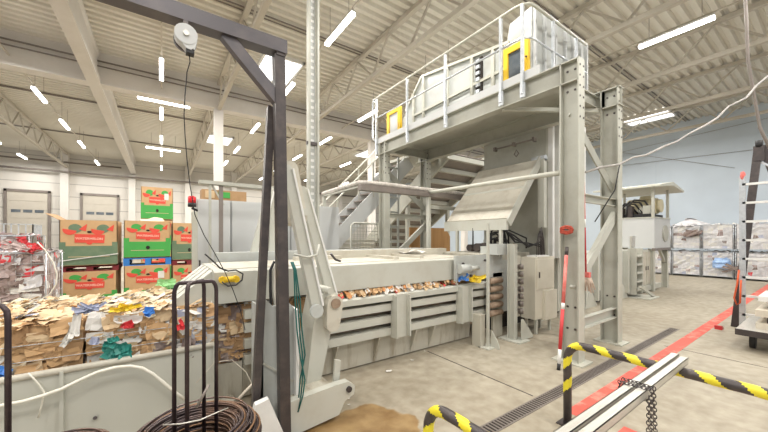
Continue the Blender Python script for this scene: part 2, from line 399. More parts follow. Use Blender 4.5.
for x, yl in ys.items():
    if x != -7.5: single(MB().bar((x, yl[0]-2.5, LZ+.14), (x, YW-1, LZ+.14), .04, .03), 'lighting_track', 'truss', 'thin lighting track under the roof carrying '+rows[x], 'lighting track', 'tracks above the tube lights')
    for i, yq in enumerate(yl):
        l = lab % ords[i]+rows[x]
        if proto is None: proto = make_light((x, yq, LZ), l, 'tube lights hung in rows under the roof')
        else: dup(proto, (x, yq, LZ), None, l)
for (x, y, w) in ((.1, 15.3, 'just behind the big cross beam'), (.1, 23.4, 'far off before the far wall'), (11.6, 17.4, 'behind the stair top')):
    make_light((x, y, LZ), 'glowing white tube light set crossways, '+w, 'tube lights set crossways', 'x', 1.7)

# ------------------------------------------------------------------ floor marks
single(MB().box(3.25, 22, 1.39, 1.55, 0, .003), 'floor_line', 'red_paint', 'long faded red line painted on the floor along the drain', 'floor marking', 'red lines on the floor')
single(MB().box(3.27, 3.42, -.5, 1.12, 0, .003), 'floor_line', 'red_paint', 'short faded red line on the floor running under the right barrier', 'floor marking', 'red lines on the floor')
for k_, (a_, b_) in enumerate((((3.27, 1.9), (3.285, 3.55)), ((6.5, -3), (6.515, 1.6)))): struct(MB().box(a_[0], b_[0], a_[1], b_[1], 0, .002), 'trim_%d' % (k+k_), 'dark')
dr = thing('floor_drain', 'long slotted steel drain channel let into the concrete floor', 'drain', (2, 1.79, 0))
f = MB(); f.box(1.9, 7.9, 1.72, 1.735, 0, .006); f.box(1.9, 7.9, 1.845, 1.86, 0, .006); f.build('frame', 'pipe', dr)
MB().box(1.9, 7.9, 1.735, 1.845, 0, .002).build('channel', 'gap', dr)
f = MB(); x = 1.92
while x < 7.85: f.box(x, x+.018, 1.735, 1.845, .002, .006); x += .042
f.build('grating', 'pipe', dr)
for (u, v, s, a) in ((412, 361, .05, .4), (389, 372, .07, 1.2), (349, 400, .03, 2), (349, 406, .025, 1), (425, 352, .04, .2)):
    p = at(u, v, z=0)
    single(MB().flake((p[0], p[1], .012), (0,0,1), s, s*.6, a, .01, rnd), 'paper_scrap', 'paper',
           {412: 'white paper scrap on the floor nearest the press skirt', 389: 'largest white paper scrap on the floor before the press', 349: 'tiny white scrap on the brown wet patch', 425: 'small pale scrap on the floor at the foot of the press post'}[u], 'scrap', 'paper scraps on the floor')

# ------------------------------------------------------------------ baling press
press = thing('baling_press', 'long pale grey channel baling press with slatted sides and boxed lid', 'baling press', (2.6, 4.1, 0))
Yf = 3.5
# lid
lid = MB()
prof_l = [(Yf, 1.05), (Yf, 1.36), (Yf+.05, 1.38), (4.6, 1.38), (4.6, 1.05)]
lid.prism(prof_l, 0, .42, 4.35)
lid.build('lid', 'steel', press)
le = MB()   # sloped ribbed nose of the lid on the left
for k in range(4):
    y0 = 3.62+k*.26
    le.add([(.42,y0,1.37),(.42,y0+.2,1.37),(.12,y0+.2,1.12),(.12,y0,1.12),(.42,y0,1.05),(.42,y0+.2,1.05),(.12,y0+.2,1.05),(.12,y0,1.05)],
           [(0,3,2,1),(4,5,6,7),(0,4,7,3),(1,2,6,5),(3,7,6,2)])
le.build('lid_nose', 'steel', press)
lp = MB(); lp.box(.5, 4.3, Yf+.08, 4.55, 1.38, 1.388); lp.build('lid_top_plate', 'steel_top', press)
lr = MB()
lr.box(1.95, 4.6, 4.45, 4.62, 1.38, 1.50); lr.box(1.5, 2.2, 4.25, 4.38, 1.38, 1.44)
lr.box(2.75, 2.85, 3.7, 4.5, 1.385, 1.43); lr.box(3.25, 3.33, 3.7, 4.5, 1.385, 1.43)
lr.build('lid_stiffener', 'steel_top', press)
MB().box(.6, 4.3, 4.75, 5.0, .3, 1.5).build('rear_wall', 'steel_grey', press)
# dark interior core and slats
MB().box(.75, 4.7, Yf+.14, 4.7, .22, .96).build('channel_core', 'rust_tube', press)
for (z0, z1) in ((.395, .49), (.56, .655), (.725, .82), (.865, .955)):
    s = MB(); d = .02
    if z0 > .85: s.prism([(Yf-.07, z0), (Yf-.07, z1-.02), (Yf-.05, z1), (Yf+.14, z1), (Yf+.14, z0)], 0, 1.62, 4.62)
    else: s.box(1.62, 4.62, Yf-.03, Yf+.14, z0, z1)
    s.box(.70, 1.0, Yf+.0, Yf+.14, z0, z1)
    s.build('side_slat', 'steel', press)
for xr in (2.66, 3.93):
    if xr < 4.1:
        r = MB(); r.box(xr-.12, xr+.12, Yf-.09, Yf-.02, .36, .94); r.box(xr-.12, xr-.1, Yf-.16, Yf-.09, .37, .93); r.box(xr+.1, xr+.12, Yf-.16, Yf-.09, .37, .93); r.build('side_rib', 'steel', press)
# skirt
sk_ = MB(); sk_.prism([(Yf+.13, .02), (Yf+.1, .40), (Yf+.3, .40), (Yf+.3, .02)], 0, .7, 4.3); sk_.build('skirt', 'rusty', press)
for xr in (1.75, 2.36, 3.0, 3.36):
    MB().prism([(Yf+.12, .03), (Yf-.02, .36), (Yf-.02, .395), (Yf+.14, .395)], 0, xr-.01, xr+.01).build('skirt_gusset', 'rusty', press)
# chamber end
e = MB(); e.box(4.05, 4.17, 3.2, 3.36, .0, .5); e.build('end_block', 'rusty', press)
e = MB(); e.bar((4.16, 3.14, .0), (4.16, 3.14, 1.93), .035, .035); e.box(4.05, 4.3, 3.05, 3.25, 0, .015); e.build('front_post', 'steel', press)
MB().prism([(3.12,0),(2.98,0),(2.97,.03),(3.0,.12),(3.1,.26),(3.12,.26)], 0, 4.2, 4.215).build('foot_gusset', 'steel', press)
for k in range(5):
    z = .44+k*.135
    MB().cyl((4.45, 3.34, z), (4.78, 3.34, z), .05, 12).build('chamber_tube', 'rust_tube', press)
MB().box(4.64, 4.9, 3.40, 3.44, 0, 1.1).build('chamber_wall', 'rusty', press)
e = MB(); e.ibeam((4.80, 3.14, .02), (4.80, 3.14, 1.60), .13, .09, up=(0,1,0)); e.box(4.68, 4.98, 2.93, 3.33, 0, .02)
e.build('frame_column', 'steel', press)
MB().prism([(4.85,.02),(5.18,.02),(5.18,.05),(4.9,.36),(4.85,.36)], 1, 3.0, 3.015).build('column_gusset', 'steel', press)
e = MB(); e.box(3.72, 4.9, 3.4, 3.44, 1.03, 1.42); e.box(4.55, 4.9, 3.25, 3.42, 1.42, 1.6)
e.cyl((3.75, 3.36, 1.22), (3.98, 3.36, 1.22), .07, 12); e.cyl((3.98, 3.36, 1.22), (4.2, 3.36, 1.22), .04, 12)
e.build('latch_plate', 'steel_grey', press)
for k, (a, b) in enumerate((((3.86, 3.39, 1.3), .018), ((4.05, 3.39, 1.1), .02), ((4.4, 3.39, 1.33), .02))):
    MB().cyl(a, (a[0], a[1]-.03, a[2]), b, 8).build('latch_bolt', 'dark', press)
# valve stack right of column
for k in range(7):
    z = .42+k*.125
    v = MB(); v.cyl((4.99, 3.1, z), (4.99, 3.1, z+.085), .04, 10); v.box(4.9, 5.06, 3.12, 3.18, z+.02, z+.07); v.build('valve', 'pipe', press)
MB().box(4.9, 5.1, 3.18, 3.2, .35, 1.4).build('valve_plate', 'rusty', press)
# ram body running right
e = MB(); e.box(4.9, 11.6, 3.55, 4.7, .35, 1.3); e.build('ram_body', 'steel_grey', press)
for k in range(8):
    x = 6.2+k*.65
    MB().box(x, x+.09, 3.42, 3.56, .15, 1.35).build('body_rib', 'steel', press)
for k, x in enumerate((6.6, 8.6, 10.6)):
    MB().prism([(x-.3,0),(x+.35,0),(x+.35,.03),(x+.06,.38),(x-.06,.38),(x-.3,.03)], 1, 3.5, 3.56).build('body_foot', 'steel', press)
MB().box(5.0, 11.4, 3.7, 4.6, 0, .36).build('under_body_shade', 'gap', press)  # dark block put in for the shade beneath the ram body
# tower (hopper shaft)
TX0, TX1, TY0, TY1 = 6.15, 7.6, 3.3, 4.75
tw = MB(); tw.box(TX0, TX1, TY0, TY1, 1.3, 5.2); tw.build('hopper_shaft', 'gantry', press)
tw = MB(); tw.box(TX0+.02, TX1, TY0-.03, TY0, 1.3, 5.2); tw.build('shaft_front_sheet', 'steel', press)
for x in (6.18, 6.42, 6.72, 7.1, 7.5): MB().box(x, x+.07, TY0-.12, TY0-.03, 1.3, 4.1).build('shaft_rib', 'white', press)
e = MB(); e.cyl((5.94, 3.42, 3.62), (5.94, 4.3, 3.62), .018, 8)
for y in (3.42, 3.85, 4.3): e.box(5.9, 6.0, y-.02, y+.02, 3.58, 3.66)
e.tube([(5.95, 3.8, 3.5), (5.95, 3.85, 3.42), (5.95, 3.8, 3.36), (5.95, 3.75, 3.42)], .012, 6, True)
e.build('shaft_rod', 'pipe', press)
e = MB(); e.box(5.9, 6.0, 3.2, 3.32, 1.9, 3.2); e.build('shaft_corner_post', 'steel', press)
# flap
fl = MB(); p0 = Vector((5.95, 0, 3.18)); p1 = Vector((4.92, 0, 2.02)); n = Vector((-.75, 0, .66))*.04
fl.add([(p0.x, 3.3, p0.z), (p0.x, 4.72, p0.z), (p1.x, 4.72, p1.z), (p1.x, 3.3, p1.z)]+[(p0.x+n.x, 3.3, p0.z+n.z), (p0.x+n.x, 4.72, p0.z+n.z), (p1.x+n.x, 4.72, p1.z+n.z), (p1.x+n.x, 3.3, p1.z+n.z)],
       [(0,1,2,3),(4,7,6,5),(0,4,5,1),(1,5,6,2),(2,6,7,3),(3,7,4,0)])
fo = fl.build('hopper_flap', 'steel_top', press)
g = MB(); g.bar((4.9, 3.28, 1.95), (5.93, 3.28, 3.2), .03, .14); g.box(4.84, 4.9, 3.28, 4.74, 1.84, 2.03); g.bar((5.4, 3.3, 2.6), (5.4, 4.7, 2.6), .02, .1); g.build('flap_edge', 'steel', press)
MB().cyl((5.97, 3.2, 3.22), (5.97, 3.46, 3.22), .06, 12).build('flap_hinge', 'galv', press)
for y in (3.4, 4.4): MB().bar((4.86, y, 1.38), (4.86, y, 1.9), .05, .05).build('flap_prop', 'steel', press)
# hydraulics under flap
MB().box(4.5, 6.0, 3.55, 4.7, 1.3, 1.42).build('chamber_top', 'rusty', press)
for (x, y, z, r, l) in ((4.95, 3.7, 1.5, .07, .8), (4.95, 4.0, 1.52, .08, .7), (5.15, 4.35, 1.5, .07, .6)):
    MB().cyl((x, y, z), (x+l, y, z), r, 14).build('hydraulic_cylinder', 'dark', press)
for k in range(6):
    x = 4.75+.17*k
    MB().box(x, x+.1, 3.62+.1*(k % 3), 3.75+.1*(k % 3), 1.42, 1.55+.06*(k % 3)).build('valve_block', 'dark' if k % 2 else 'steel_grey', press)
for k in range(11):
    a = Vector((4.8+rnd.random()*.9, 3.55+rnd.random()*.5, 1.55)); b = Vector((5.2+rnd.random()*.7, 3.45+rnd.random()*.6, 1.5))
    h = .15+rnd.random()*.4
    MB().tube([a, a+Vector((0,0,h*.7)), (a+b)/2+Vector((0,0,h)), b+Vector((0,0,h*.6)), b], .016, 6).build('hydraulic_hose', 'black', press)
for k in range(3):
    MB().tube([at(500+k*2, 228, y=3.5), at(515, 236+k*3, y=3.4), at(528, 247-k*2, y=3.4), at(545, 240+k*4, y=3.35), at(556, 236+k*6, y=3.3)], .016, 6).build('hydraulic_hose', 'black', press)
# rings around the column right
for x in (6.5, 6.95): MB().box(x, x+.16, 3.08, 3.18, 1.3, 3.1).build('shaft_channel', 'white', press)

# clamp side: foot, pivot, lever arms
e = MB(); e.prism([(.86, .0), (1.36, .05), (1.42, .16), (1.52, .2), (1.53, .28), (1.46, .335), (1.34, .335), (.86, .30)], 1, 2.68, 2.76)
e.build('foot_plate', 'steel', press)
MB().cyl((1.46, 2.66, .265), (1.46, 2.685, .265), .028, 12).build('foot_eye', 'dark', press)
e = MB(); e.box(.86, 1.35, 2.76, 3.3, 0, .28); e.build('foot_box', 'rusty', press)  # soiled tone also paints the shade of the recess behind the foot
e = MB(); e.prism([(1.16,.28),(1.31,.28),(1.46,.92),(1.5,1.12),(1.38,1.18),(1.28,1.08),(1.24,.9)], 1, 2.98, 3.3); e.build('pivot_column', 'steel', press)
e = MB(); e.prism([(1.36,.28),(1.42,.28),(1.44,.5),(1.38,.52)], 1, 2.8, 2.83); e.build('foot_lug', 'steel', press)
def arm(p0, p1, w, y0, y1, nm, m='steel'):
    p0 = Vector((p0[0], 0, p0[1])); p1 = Vector((p1[0], 0, p1[1])); d = (p1-p0).normalized(); nrm = Vector((-d.z, 0, d.x))
    pts = []
    for k in range(7): a = PI/2+PI*k/6; q = p0+(d*math.cos(a)+nrm*math.sin(a))*w/2; pts.append((q.x, q.z))
    for k in range(7): a = -PI/2+PI*k/6; q = p1+(d*math.cos(a)+nrm*math.sin(a))*w/2*.85; pts.append((q.x, q.z))
    mb = MB(); mb.prism(pts, 1, y0, y1); return mb.build(nm, m, press)
def arm_edge(p0, p1, w, y0, y1, m='white'):
    p0 = Vector((p0[0], 0, p0[1])); p1 = Vector((p1[0], 0, p1[1])); d = (p1-p0).normalized(); nrm = Vector((d.z, 0, -d.x))
    a = p0+nrm*w/2; b = p1+nrm*w/2*.85
    MB().bar((a.x, (y0+y1)/2, a.z), (b.x, (y0+y1)/2, b.z), y1-y0+.04, .018, up=(nrm.x, 0, nrm.z)).build('arm_flange', m, press)
for (a, b, y0, y1) in (((1.24, 1.03), (.95, 2.33), 2.90, 2.98), ((1.55, 1.06), (1.22, 2.2), 3.22, 3.30)):
    arm(a, b, .105, y0, y1, 'lever_arm'); arm_edge(a, b, .105, y0, y1)
arm((1.08, 1.9), (1.0, 2.36), .17, 2.97, 3.2, 'lever_head', 'steel_top')
MB().cyl((1.13, 2.92, 1.95), (1.13, 3.27, 1.95), .035, 12).build('cross_pin', 'steel', press)
MB().cyl((1.36, 2.86, 1.18), (1.36, 3.3, 1.18), .035, 12).build('cross_pin', 'steel', press)
MB().cyl((1.22, 2.86, 1.0), (1.22, 2.9, 1.0), .065, 16).build('pivot_boss', 'steel_grey', press)
arm((1.42, 1.04), (1.40, .84), .17, 2.88, 2.98, 'pivot_link', 'steel_top')
MB().cyl((1.42, 2.86, 1.05), (1.42, 3.36, 1.05), .05, 14).build('pivot_pin', 'rust_tube', press)
arm((1.06, 1.30), (1.34, 2.42), .10, 4.86, 4.95, 'rear_lever_arm'); arm_edge((1.06, 1.30), (1.34, 2.42), .10, 4.86, 4.95)
arm((1.38, 1.30), (1.42, 2.35), .10, 4.96, 5.05, 'rear_lever_arm')
MB().tube([(1.0, 2.88, 1.55), (1.12, 2.86, 1.52), (1.22, 2.86, 1.54), (1.24, 2.86, 1.64)], .012, 6).build('hook', 'steel', press)
MB().tube([(1.52, 3.2, 1.53), (1.58, 3.2, 1.46), (1.64, 3.2, 1.44)], .013, 6).build('hook', 'dark', press)
e = MB(); e.prism([(.70,0),(1.01,0),(1.01,1.04),(.94,1.12),(.80,1.1),(.70,1.22)], 1, 2.85, 2.88); e.box(.70,.72,2.85,3.2,0,1.1)
e.build('guard_plate', 'steel_grey', press); MB().box(.985, 1.012, 2.78, 3.15, 0, 1.06).build('guard_flange', 'white', press)
e = MB(); e.bar((.72, 2.845, .62), (.98, 2.845, .40), .01, .02); e.build('guard_rib', 'steel', press)
e = MB(); e.prism([(.50,.0),(.86,.0),(.70,.42),(.60,.40)], 1, 2.60, 2.66); e.build('base_wedge', 'white', press)
# yellow lifting eye with cable plug on lid
e = MB(); e.cyl((.50, 3.465, 1.29), (.60, 3.465, 1.29), .03, 10); e.cyl((.49, 3.44, 1.29), (.49, 3.5, 1.29), .035, 8); e.cyl((.61, 3.44, 1.29), (.61, 3.5, 1.29), .035, 8)
single(e, 'cable_plug', 'yellow', 'yellow cable plug hanging on the left end of the press lid', 'plug')

# control box
cb = thing('control_box', 'cream painted control box on short legs in front of the press shaft', 'control box', (5.6, 3.2, 0))
b = MB(); b.box(5.34, 5.98, 3.05, 3.32, .27, 1.36); b.box(5.58, 5.985, 3.0, 3.32, .24, .76); b.build('body', 'cream', cb)
b = MB(); b.box(5.38, 5.94, 3.035, 3.05, .8, 1.32); d = b.build('door', 'cream', cb)
l = MB(); l.box(5.43, 5.45, 3.02, 3.035, 1.0, 1.1); sub(l, 'door_handle', 'dark', d)
for x in (5.45, 5.9):
    for y in (3.1, 3.28): MB().box(x-.02, x+.02, y-.02, y+.02, 0, .43).build('leg', 'steel', cb)
single(MB().box(5.5, 5.9, 3.1, 3.3, 1.36, 1.385), 'cover_plate', 'white', 'flat grey cover plate lying on top of the cream control box', 'plate')
e = MB()
for k in range(4): e.tube([(5.66+.05*k, 3.2, 1.385), (5.62+.06*k, 3.18, 1.6), (5.72+.03*k, 3.2, 1.78+.04*k), (5.84+.03*k, 3.22, 1.66), (5.8+.04*k, 3.2, 1.385)], .009, 6)
single(e, 'cable_loops', 'dark', 'dark looped cables standing up from the cream control box', 'cable')

# ------------------------------------------------------------------ platform
gx0, gx1, gy0, gy1, gz = 4.65, 6.05, 2.13, 6.65, 4.13
pf = thing('steel_platform', 'tall grey beige steel beam platform straddling the press shaft', 'platform', (5.35, 4.4, 0))
for (x, y) in ((gx0, gy0), (gx1, gy0+.03), (gx0, gy1), (gx1, gy1)):
    l = MB(); l.ibeam((x, y, .02), (x, y, gz-.004), .25, .17, .018, .022, up=(0,1,0))
    L = l.build('leg', 'gantry', pf)
    MB().box(x-.16, x+.16, y-.2, y+.2, 0, .02).build('base_plate', 'gantry_light', pf)
    b = MB(); b.box(x-.085, x+.085, y-.127, y-.125, .02, gz); 
    for k in range(6): 
        b_ = k*.14
        b.cyl((x-.05, y-.127, gz-.1-b_), (x-.05, y-.133, gz-.1-b_), .014, 8, mi=1); b.cyl((x+.05, y-.127, gz-.1-b_), (x+.05, y-.133, gz-.1-b_), .014, 8, mi=1)
    for z in (gz-.12, gz-.4, .75, .45):
        for q in (-.05, .05): b.cyl((x-.006, y+q, z), (x-.02, y+q, z), .016, 8, mi=1)
    o = b.build('lit_leg_face', ['gantry_light', 'dark'], pf)  # thin lighter sheet over the flange, its brighter side put into the colour
for x in (gx0, gx1):
    g = MB(); g.ibeam((x, gy0-.12, gz-.15), (x, gy1+.3, gz-.15), .30, .17, .016, .012)
    for k in range(3): yk = gy0+.125+k*0; g.box(x-.084, x-.006, yk-.006, yk+.006, gz-.29, gz-.01)
    g.build('main_girder', 'gantry', pf)
for y in (gy0+.25, gy1-.1): MB().ibeam((gx0+.02, y, gz-.16), (gx1-.02, y, gz-.16), .2, .1).build('cross_beam', 'gantry', pf)
for (y) in (gy0, gy1):
    MB().chan((gx0, y, .50), (gx1, y, .50), .16, .07).build('tie_beam', 'steel', pf)
    MB().chan((gx0, y, 2.27), (gx1, y, 2.27), .12, .06).build('tie_beam', 'gantry_light', pf)
    MB().bar((gx0, y+.02, 3.45), (gx1, y+.02, 2.50), .02, .14, up=(0,0,1)).build('diagonal_brace', 'gantry', pf)
    MB().bar((gx1, y-.02, 2.08), (gx0, y-.02, .98), .07, .13, up=(0,0,1)).build('diagonal_brace', 'steel', pf)
g = MB(); g.bar((gx0-.02, 3.2, gz-.3), (gx1, 2.3, gz-.3), .06, .06); g.build('wind_brace', 'gantry_light', pf)
MB().box(gx0-.06, 6.9, 2.55, gy1+.3, gz, gz+.03).build('deck', 'gantry', pf)
MB().box(gx0-.08, gx0-.06, 2.55, gy1+.3, gz+.0, gz+.13).build('toe_board', 'cab', pf)
# railing
posts = [6.85, 5.6, 4.42, 3.18, 2.80]
for y in posts:
    p = MB(); p.bar((gx0-.11, y, gz-.22), (gx0-.11, y, 5.28), .045, .04); p.box(gx0-.115, gx0-.085, y-.04, y+.04, gz-.27, gz-.05); p.build('railing_post', 'galv', pf)
for x in (5.3, 6.1): MB().bar((x, 2.72, gz+.03), (x, 2.72, 5.28), .045, .04).build('railing_post', 'galv', pf)
hr = [(gx0-.11, 6.95, 5.3), (gx0-.11, 2.95, 5.3), (gx0-.09, 2.82, 5.3), (gx0-.02, 2.74, 5.3), (gx0+.1, 2.72, 5.3), (6.5, 2.72, 5.3)]
MB().tube(hr, .024, 10).build('handrail', 'gantry_light', pf)
MB().tube([(p[0], p[1], 4.78) for p in hr], .017, 8).build('knee_rail', 'galv', pf)
g = MB(); g.tube([(gx0-.11, 6.95, 5.3), (gx0-.11, 7.02, 5.22), (gx0-.11, 7.02, 4.3), (gx0-.11, 6.9, 4.2)], .024, 8); g.build('rail_end', 'galv', pf)

# conveyor head enclosure on the platform
en = thing('conveyor_head', 'ribbed pale sheet metal conveyor head housing standing on the platform deck', 'conveyor housing', (5.8, 4.5, gz+.03))
pz = gz+.03; ex0, ex1 = 4.97, 6.9
body = [(2.9, pz), (2.9, 5.5), (3.3, 5.42), (3.36, 5.1), (5.56, 5.42), (6.15, 4.82), (6.5, 4.45), (6.5, pz)]
MB().prism(body, 0, ex0, ex1).build('housing', 'steel_grey', en)
c = MB(); c.bar((ex0-.02, 3.3, 5.1), (ex0-.02, 5.56, 5.44), .05, .05); c.bar((ex0-.02, 5.56, 5.44), (ex0-.02, 6.15, 4.84), .05, .05); c.bar((ex0-.02, 3.3, 4.68), (ex0-.02, 5.9, 4.62), .04, .05); c.build('edge_angle', 'gantry_light', en)
for y, zt in ((3.45, 5.1), (3.62, 5.12), (4.1, 5.2), (4.75, 5.3), (5.5, 5.4), (5.85, 5.1)): MB().box(ex0-.05, ex0, y-.03, y+.03, pz, zt).build('side_rib', 'gantry_light', en)
c = MB(); c.box(ex0-.03, ex0-.001, 3.86, 4.02, pz, 5.12)
for k in range(8): c.box(ex0-.07, ex0-.03, 3.9, 3.98, pz+.06+k*.115, pz+.12+k*.115, 1)
c.build('chain_slot', ['gap', 'galv'], en)
for x in (5.0, 5.3, 5.65, 6.0, 6.3, 6.6, 6.84): MB().box(x, x+.05, 2.85, 2.9, pz, 5.5).build('front_rib', 'cab', en)
def hatch(y0, y1, z0, z1, x):
    f = MB(); t = .085
    f.box(x-.06, x, y0, y0+t, z0, z1); f.box(x-.06, x, y1-t, y1, z0, z1); f.box(x-.06, x, y0+t, y1-t, z1-t*1.2, z1); f.box(x-.06, x, y0+t, y1-t, z0, z0+t)
    h = f.build('hatch_frame', 'yellow', en)
    sub(MB().box(x-.03, x-.01, y0+t, y1-t, z0+t, z1-t*1.2), 'hatch_pane', 'window', h)
    sub(MB().cyl((x-.08, y0+.03, (z0+z1)/2), (x-.06, y0+.03, (z0+z1)/2), .015, 8), 'hatch_knob', 'dark', h)
hatch(2.92, 3.38, 4.36, 4.98, ex0-.01)
MB().box(ex0-.012, ex0, 2.9, 3.38, pz, 5.0).build('hatch_backing', 'steel_grey', en)
hy = thing('far_hatch', 'yellow framed hatch with grey pane at the far end of the platform', 'hatch', (4.95, 6.65, gz+.03))
f = MB(); f.box(4.9, 4.97, 6.33, 6.43, pz, 5.02); f.box(4.9, 4.97, 6.8, 6.9, pz, 5.02); f.box(4.9, 4.97, 6.43, 6.8, 4.92, 5.02); f.build('frame', 'yellow', hy)
MB().box(4.93, 4.945, 6.43, 6.8, pz, 4.92).build('pane', 'cab', hy)

# feed conveyor climbing from beyond, seen from below
cv = thing('feed_conveyor', 'inclined feed conveyor with crosswise steel slats behind the platform legs', 'conveyor', (8, 9, 0))
y0, z0, y1, z1 = 6.75, 4.25, 12.6, .5
def cz(y): return z0+(z1-z0)*(y-y0)/(y1-y0)
for x in (6.95, 9.0):
    MB().bar((x, y0, z0), (x, y1, z1), .08, .5).build('side_plate', 'gantry', cv)
MB().bar((7.97, y0, z0+.02), (7.97, y1, z1+.02), 2.0, .03).build('belt', 'pipe', cv)
k = 0
while y0+k*.45 < y1:
    yk = y0+k*.45; MB().box(6.98, 8.98, yk, yk+.12, cz(yk)-.16, cz(yk)-.02).build('slat', 'steel', cv); k += 1
for y in (8.6, 11.2):
    for x in (7.0, 8.95): MB().bar((x, y, 0), (x, y, cz(y)), .12, .12).build('support_leg', 'gantry', cv)

# stairs
st = thing('steel_stair', 'grey steel stair climbing to the far end of the platform', 'stair', (4.2, 7.8, 0))
def sz(x): return 4.13-(6.1-x)
for y in (7.4, 8.2):
    MB().bar((6.1, y, 4.0), (2.1, y, .0+.1), .03, .40, up=(0,0,1)).build('stringer', 'cab', st)
    MB().tube([(6.1, y, 5.1), (2.2, y, 1.2), (2.2, y, .1)], .022, 8).build('stair_rail', 'gantry_light', st)
    for x in (2.6, 3.7, 4.8, 5.9): MB().bar((x, y, sz(x)), (x, y, sz(x)+.95), .035, .035).build('rail_post', 'gantry_light', st)
for k in range(18): xk = 2.3+k*.222; MB().box(xk-.12, xk+.12, 7.42, 8.18, sz(xk)-.03, sz(xk)).build('tread', 'pipe', st)
MB().box(5.9, 6.9, 7.0, 8.3, gz-.08, gz+.0).build('landing', 'gantry', st)
MB().bar((3.55, 7.4, 0), (3.55, 7.4, 1.5), .08, .08).build('stair_prop', 'steel', st)

# far bracing ladder frame
lf = thing('bolted_ladder_frame', 'narrow upright ladder frame beside the far platform leg', 'frame', (4.95, 6.9, 0))
for x in (4.92, 5.32): MB().bar((x, 6.95, 0), (x, 6.95, 3.9), .05, .05).build('upright', 'steel_grey', lf)
for k in range(9): MB().bar((4.92, 6.95, .4+k*.4), (5.32, 6.95, .4+k*.4), .03, .05).build('rung', 'steel_grey', lf)
# wire mesh cage by stairs
def mesh_panel(mb, p, q, z0, z1, nx, nz, r):
    p = Vector(p); q = Vector(q)
    for i in range(nx+1): c = p.lerp(q, i/nx); mb.bar((c.x, c.y, z0), (c.x, c.y, z1), r, r)
    for j in range(nz+1): z = z0+(z1-z0)*j/nz; mb.bar((p.x, p.y, z), (q.x, q.y, z), r, r)
    return mb
mp_ = thing('mesh_guard', 'wire mesh guard panel standing beneath the stair', 'guard panel', (3.9, 7.0, 0))
a = at(351, 220, y=7.0); b = at(391, 220, y=7.0)
mesh_panel(MB(), (a[0], 7, 0), (b[0], 7, 0), .1, 2.05, 14, 22, .012).build('wire_mesh', 'gantry', mp_)
MB().tube([(a[0], 7, 0), (a[0], 7, 2.02), (a[0]+.08, 7, 2.08), (b[0], 7, 2.08), (b[0], 7, 0)], .025, 8).build('frame', 'steel', mp_)
lm = MB()
for k in range(13): lm.box(4.1, 5.6, 8.5, 9.1, k*.13, .09+k*.13)
single(lm, 'stacked_planks', 'gantry_light', 'stack of pale planks behind the mesh guard under the stair', 'planks')
pb = MB(); pb.prism([(5.75,0),(7.35,0),(7.35,1.75),(7.15,2.0),(5.75,2.0)], 1, 6.95, 7.0)
single(pb, 'plywood_board', 'ply', 'brown plywood board upright behind the press', 'board')
single(MB().box(5.4, 8.6, 8.0, 8.1, 2.1, 2.9), 'white_sheet_panel', 'cab', 'pale sheet panel above the brown plywood board', 'panel') if False else None

# ------------------------------------------------------------------ cable trunk, conduit, riser
ct = thing('overhead_cable_run', 'wrapped cable trunk on a grey beam crossing behind the press', 'cable trunk', (4.6, 5.0, 0))
MB().tube([(3.0, 6.7, 2.70), (3.0, 5.9, 2.71), (3.0, 5.1, 2.72)]+[(3.1+.36*k, 5.0, 2.72) for k in range(10)], .045, 10, wob=.12).build('wrapped_cables', 'wrap', ct)
e = MB(); e.box(2.95, 6.4, 4.93, 5.07, 2.57, 2.67); e.build('beam', 'pipe', ct)
e = MB(); e.box(2.97, 3.03, 5.07, 6.72, 2.63, 2.66); e.build('side_beam', 'gantry', ct)
for (x, y) in ((4.64, 5.0),): MB().bar((x, y, 0), (x, y, 2.57), .07, .07).build('post', 'steel', ct)
MB().bar((3.0, 6.65, 0), (3.0, 6.65, 2.68), .06, .06).build('post', 'steel', ct)
e = MB(); e.bar((4.64, 5.0, 2.36), (6.4, 5.0, 2.36), .06, .08); e.build('lower_tie', 'gantry', ct)
single(MB().cyl((4.62, 2.26, 2.62), (4.62, 5.0, 2.66), .038, 12), 'conduit_pipe', 'gantry_light', 'pale steel conduit running from the near platform leg to the cable trunk post', 'pipe')
c = []; A = Vector((4.76, 2.0, 2.60)); B = Vector((8.1, .55, 4.45))
for k in range(15):
    t = k/14; p = A.lerp(B, t); p.z -= .28*math.sin(PI*t); p += Vector((0, .03*math.sin(k*2.1), .02*math.sin(k*2.7))); c.append(p)
c += [Vector((9.3, .0, 5.6)), Vector((10.4, -.5, 7.1)), Vector((10.6, -.6, ZC))]
single(MB().tube(c, .015, 8, wob=.15), 'hanging_cable', 'pipe_grey', 'wrapped grey cable sagging from the platform leg up to the right', 'cable', 'slung cables')
single(MB().tube([c[2], c[2]+Vector((-.02, .05, -.35)), c[1]+Vector((0, .06, -.75))], .008, 6), 'hanging_cable', 'black', 'thin black wire dangling from the wrapped cable beside the platform legs', 'cable', 'slung cables')
single(MB().tube([(8.3, 1.0, ZC), (8.2, .95, 6.2), at(748, 60, x=8.2), at(754, 95, x=8.4), at(760, 128, x=8.5), at(775, 160, x=8.5)], .022, 8), 'hanging_cable', 'pipe', 'thick dark cable hanging above the tall ladder at right edge', 'cable', 'slung cables')
